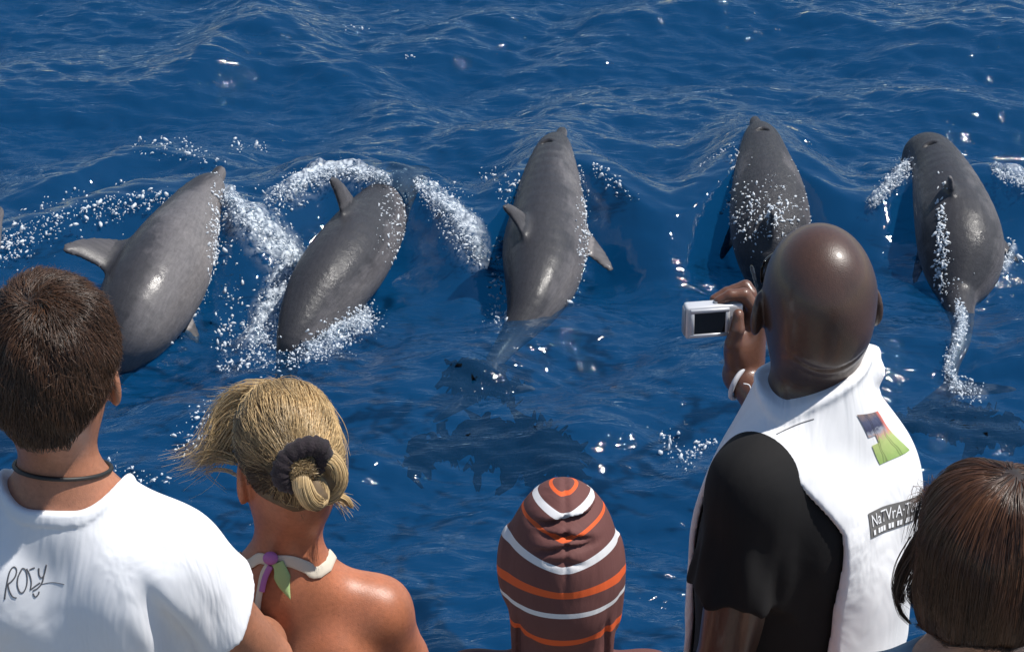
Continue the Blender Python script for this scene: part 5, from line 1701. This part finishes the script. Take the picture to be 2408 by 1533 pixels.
# ================================================================== 5. the girl with the bob
girl = Person('girl with a brown bob and pale blue top at the right edge, seen from behind', 2272, 1522, 3.7, R(8), M_SKIN_GIRL, .80)
girl.head_c = np.array([.022, .012, .148]); girl.head_r = np.array([.072, .090, .100]); girl.head_yaw = R(6); girl.head_roll = R(0); girl.neck_r = .048
girl.sh = .135; girl.sh_z = -.075; girl.sh_r = .044; girl.chest = (.120, .088)
girl.armR = ((.18, .08, -.27), (.13, .27, -.32)); girl.armL = ((-.18, .08, -.27), (-.13, .27, -.32))
girl.body()
girl.trousers(M_DENIM)
M_TOP, _ = cloth_material('pale_blue_top', (.28, .38, .44), fold=.2)
def gtop(p):
    d = girl.torso(p, .010)
    for sg in (-1, 1):
        sh, el_, wr = girl.arm_pts(sg); end = sh * .5 + el_ * .5; dn = unit(end - sh)
        d = smin(d, smax(cone(p, sh, end + dn * .01, .056, .062), (p - end.astype(np.float32)) @ dn.astype(np.float32), .006), .03)
    return np.maximum(np.maximum(d, np.where(np.abs(p[:, 0]) < .1, p[:, 2] + .012 - .1 * p[:, 1] - 1.2 * p[:, 0] ** 2, -1)), -.68 - p[:, 2])
V, Q = nets(gtop, (-.28, -.18, -.70), (.28, .2, .02), .0055)
girl.add('top', V, Q, M_TOP)
M_HAIR_G = hair_material('dark_brown_hair', (.018, .009, .006), (.20, .088, .044), rough=.32)
M_CAP_G = simple_mat('dark_brown_mass', (.022, .012, .008), rough=.5, scale=60, var=.5)
def gcut(q):
    bottom = -.106 + .35 * np.clip(q[:, 1] - .0, -.1, .1) * -1.0 - q[:, 2]
    face = np.maximum(q[:, 1] - .050 - .25 * np.clip(-.02 - q[:, 2], 0, .1), -1)
    fringe = q[:, 2] - .03
    return np.maximum(bottom, np.where(q[:, 2] > .03, q[:, 1] - .092, face))
gth = lambda q: .012 + .006 * np.clip(q[:, 2] / .1, 0, 1) + .003 * vnoise(q * f32(1, 1, .25), 90, 12)
gskirt = lambda q: smax(smax(ell(q, (0, -.008, -.062), (.094, .092, .085)), gcut(q), .01), -.110 - q[:, 2], .006) - .002 * vnoise(q * f32(1, 1, .2), 110, 14)
gf = scalp_cap(girl, gth, gcut, extra=gskirt)
V, Q = nets(gf, girl.head_c - .19, girl.head_c + .17, .005)
hair_g = girl.add('hair', V, Q, M_CAP_G)
crown = girl.head_c + girl.R() @ np.array([.018, -.02, .112])
def flow_girl(p):
    d = p - crown; d[:, 2] = 0
    r_ = np.linalg.norm(d, axis=1, keepdims=True)
    sw = np.cross(d / (r_ + 1e-6), np.array([0, 0, 1.0]))
    return d / (r_ + 1e-6) * np.exp(-r_ / .08) + .35 * sw * np.exp(-r_ / .04) + np.array([0, 0, -1.0]) * (1 - np.exp(-r_ / .05))
n_ = 13000
P = comb(girl, gf, V, Q, n_, flow_girl, RNG.uniform(.06, .12, n_), 10, .03, keep=.001, jitter=.04, low=-.10, cut=gcut)
clm = vnoise(P[:, 0].astype(np.float32) * f32(1, 1, .3), 140, 15)
sh = np.clip(.38 + .2 * clm + RNG.normal(0, .14, n_), 0, 1)
strands('hair_strands', P, RNG.uniform(.0004, .00065, n_), M_HAIR_G, hair_g, sh)
def glock(px_pts, n, spread, k=12, dist=3.72):
    C = np.array([at_d(a, b_, dist + c) for a, b_, c in px_pts]) - girl.N
    C = catmull(C @ rotm('Z', -girl.yaw).T, k)
    o1 = RNG.normal(size=(n, 1, 3)) * spread * np.linspace(1, .35, k)[None, :, None]
    return C[None] + o1
Ps = np.concatenate([glock([(2160, 1290, .02), (2130, 1330, .03), (2112, 1370, .04), (2108, 1400, .04), (2118, 1440, .05), (2140, 1465, .05)], 60, .004),
                     glock([(2170, 1270, .0), (2135, 1320, .02), (2118, 1360, .03), (2112, 1392, .03), (2122, 1412, .03)], 260, .007),
                     glock([(2200, 1330, .0), (2170, 1370, .02), (2150, 1400, .02), (2160, 1425, .02)], 260, .009)])
strands('loose_locks', Ps, RNG.uniform(.0004, .0007, len(Ps)), M_HAIR_G, hair_g, np.clip(RNG.normal(.3, .15, len(Ps)), 0, 1))
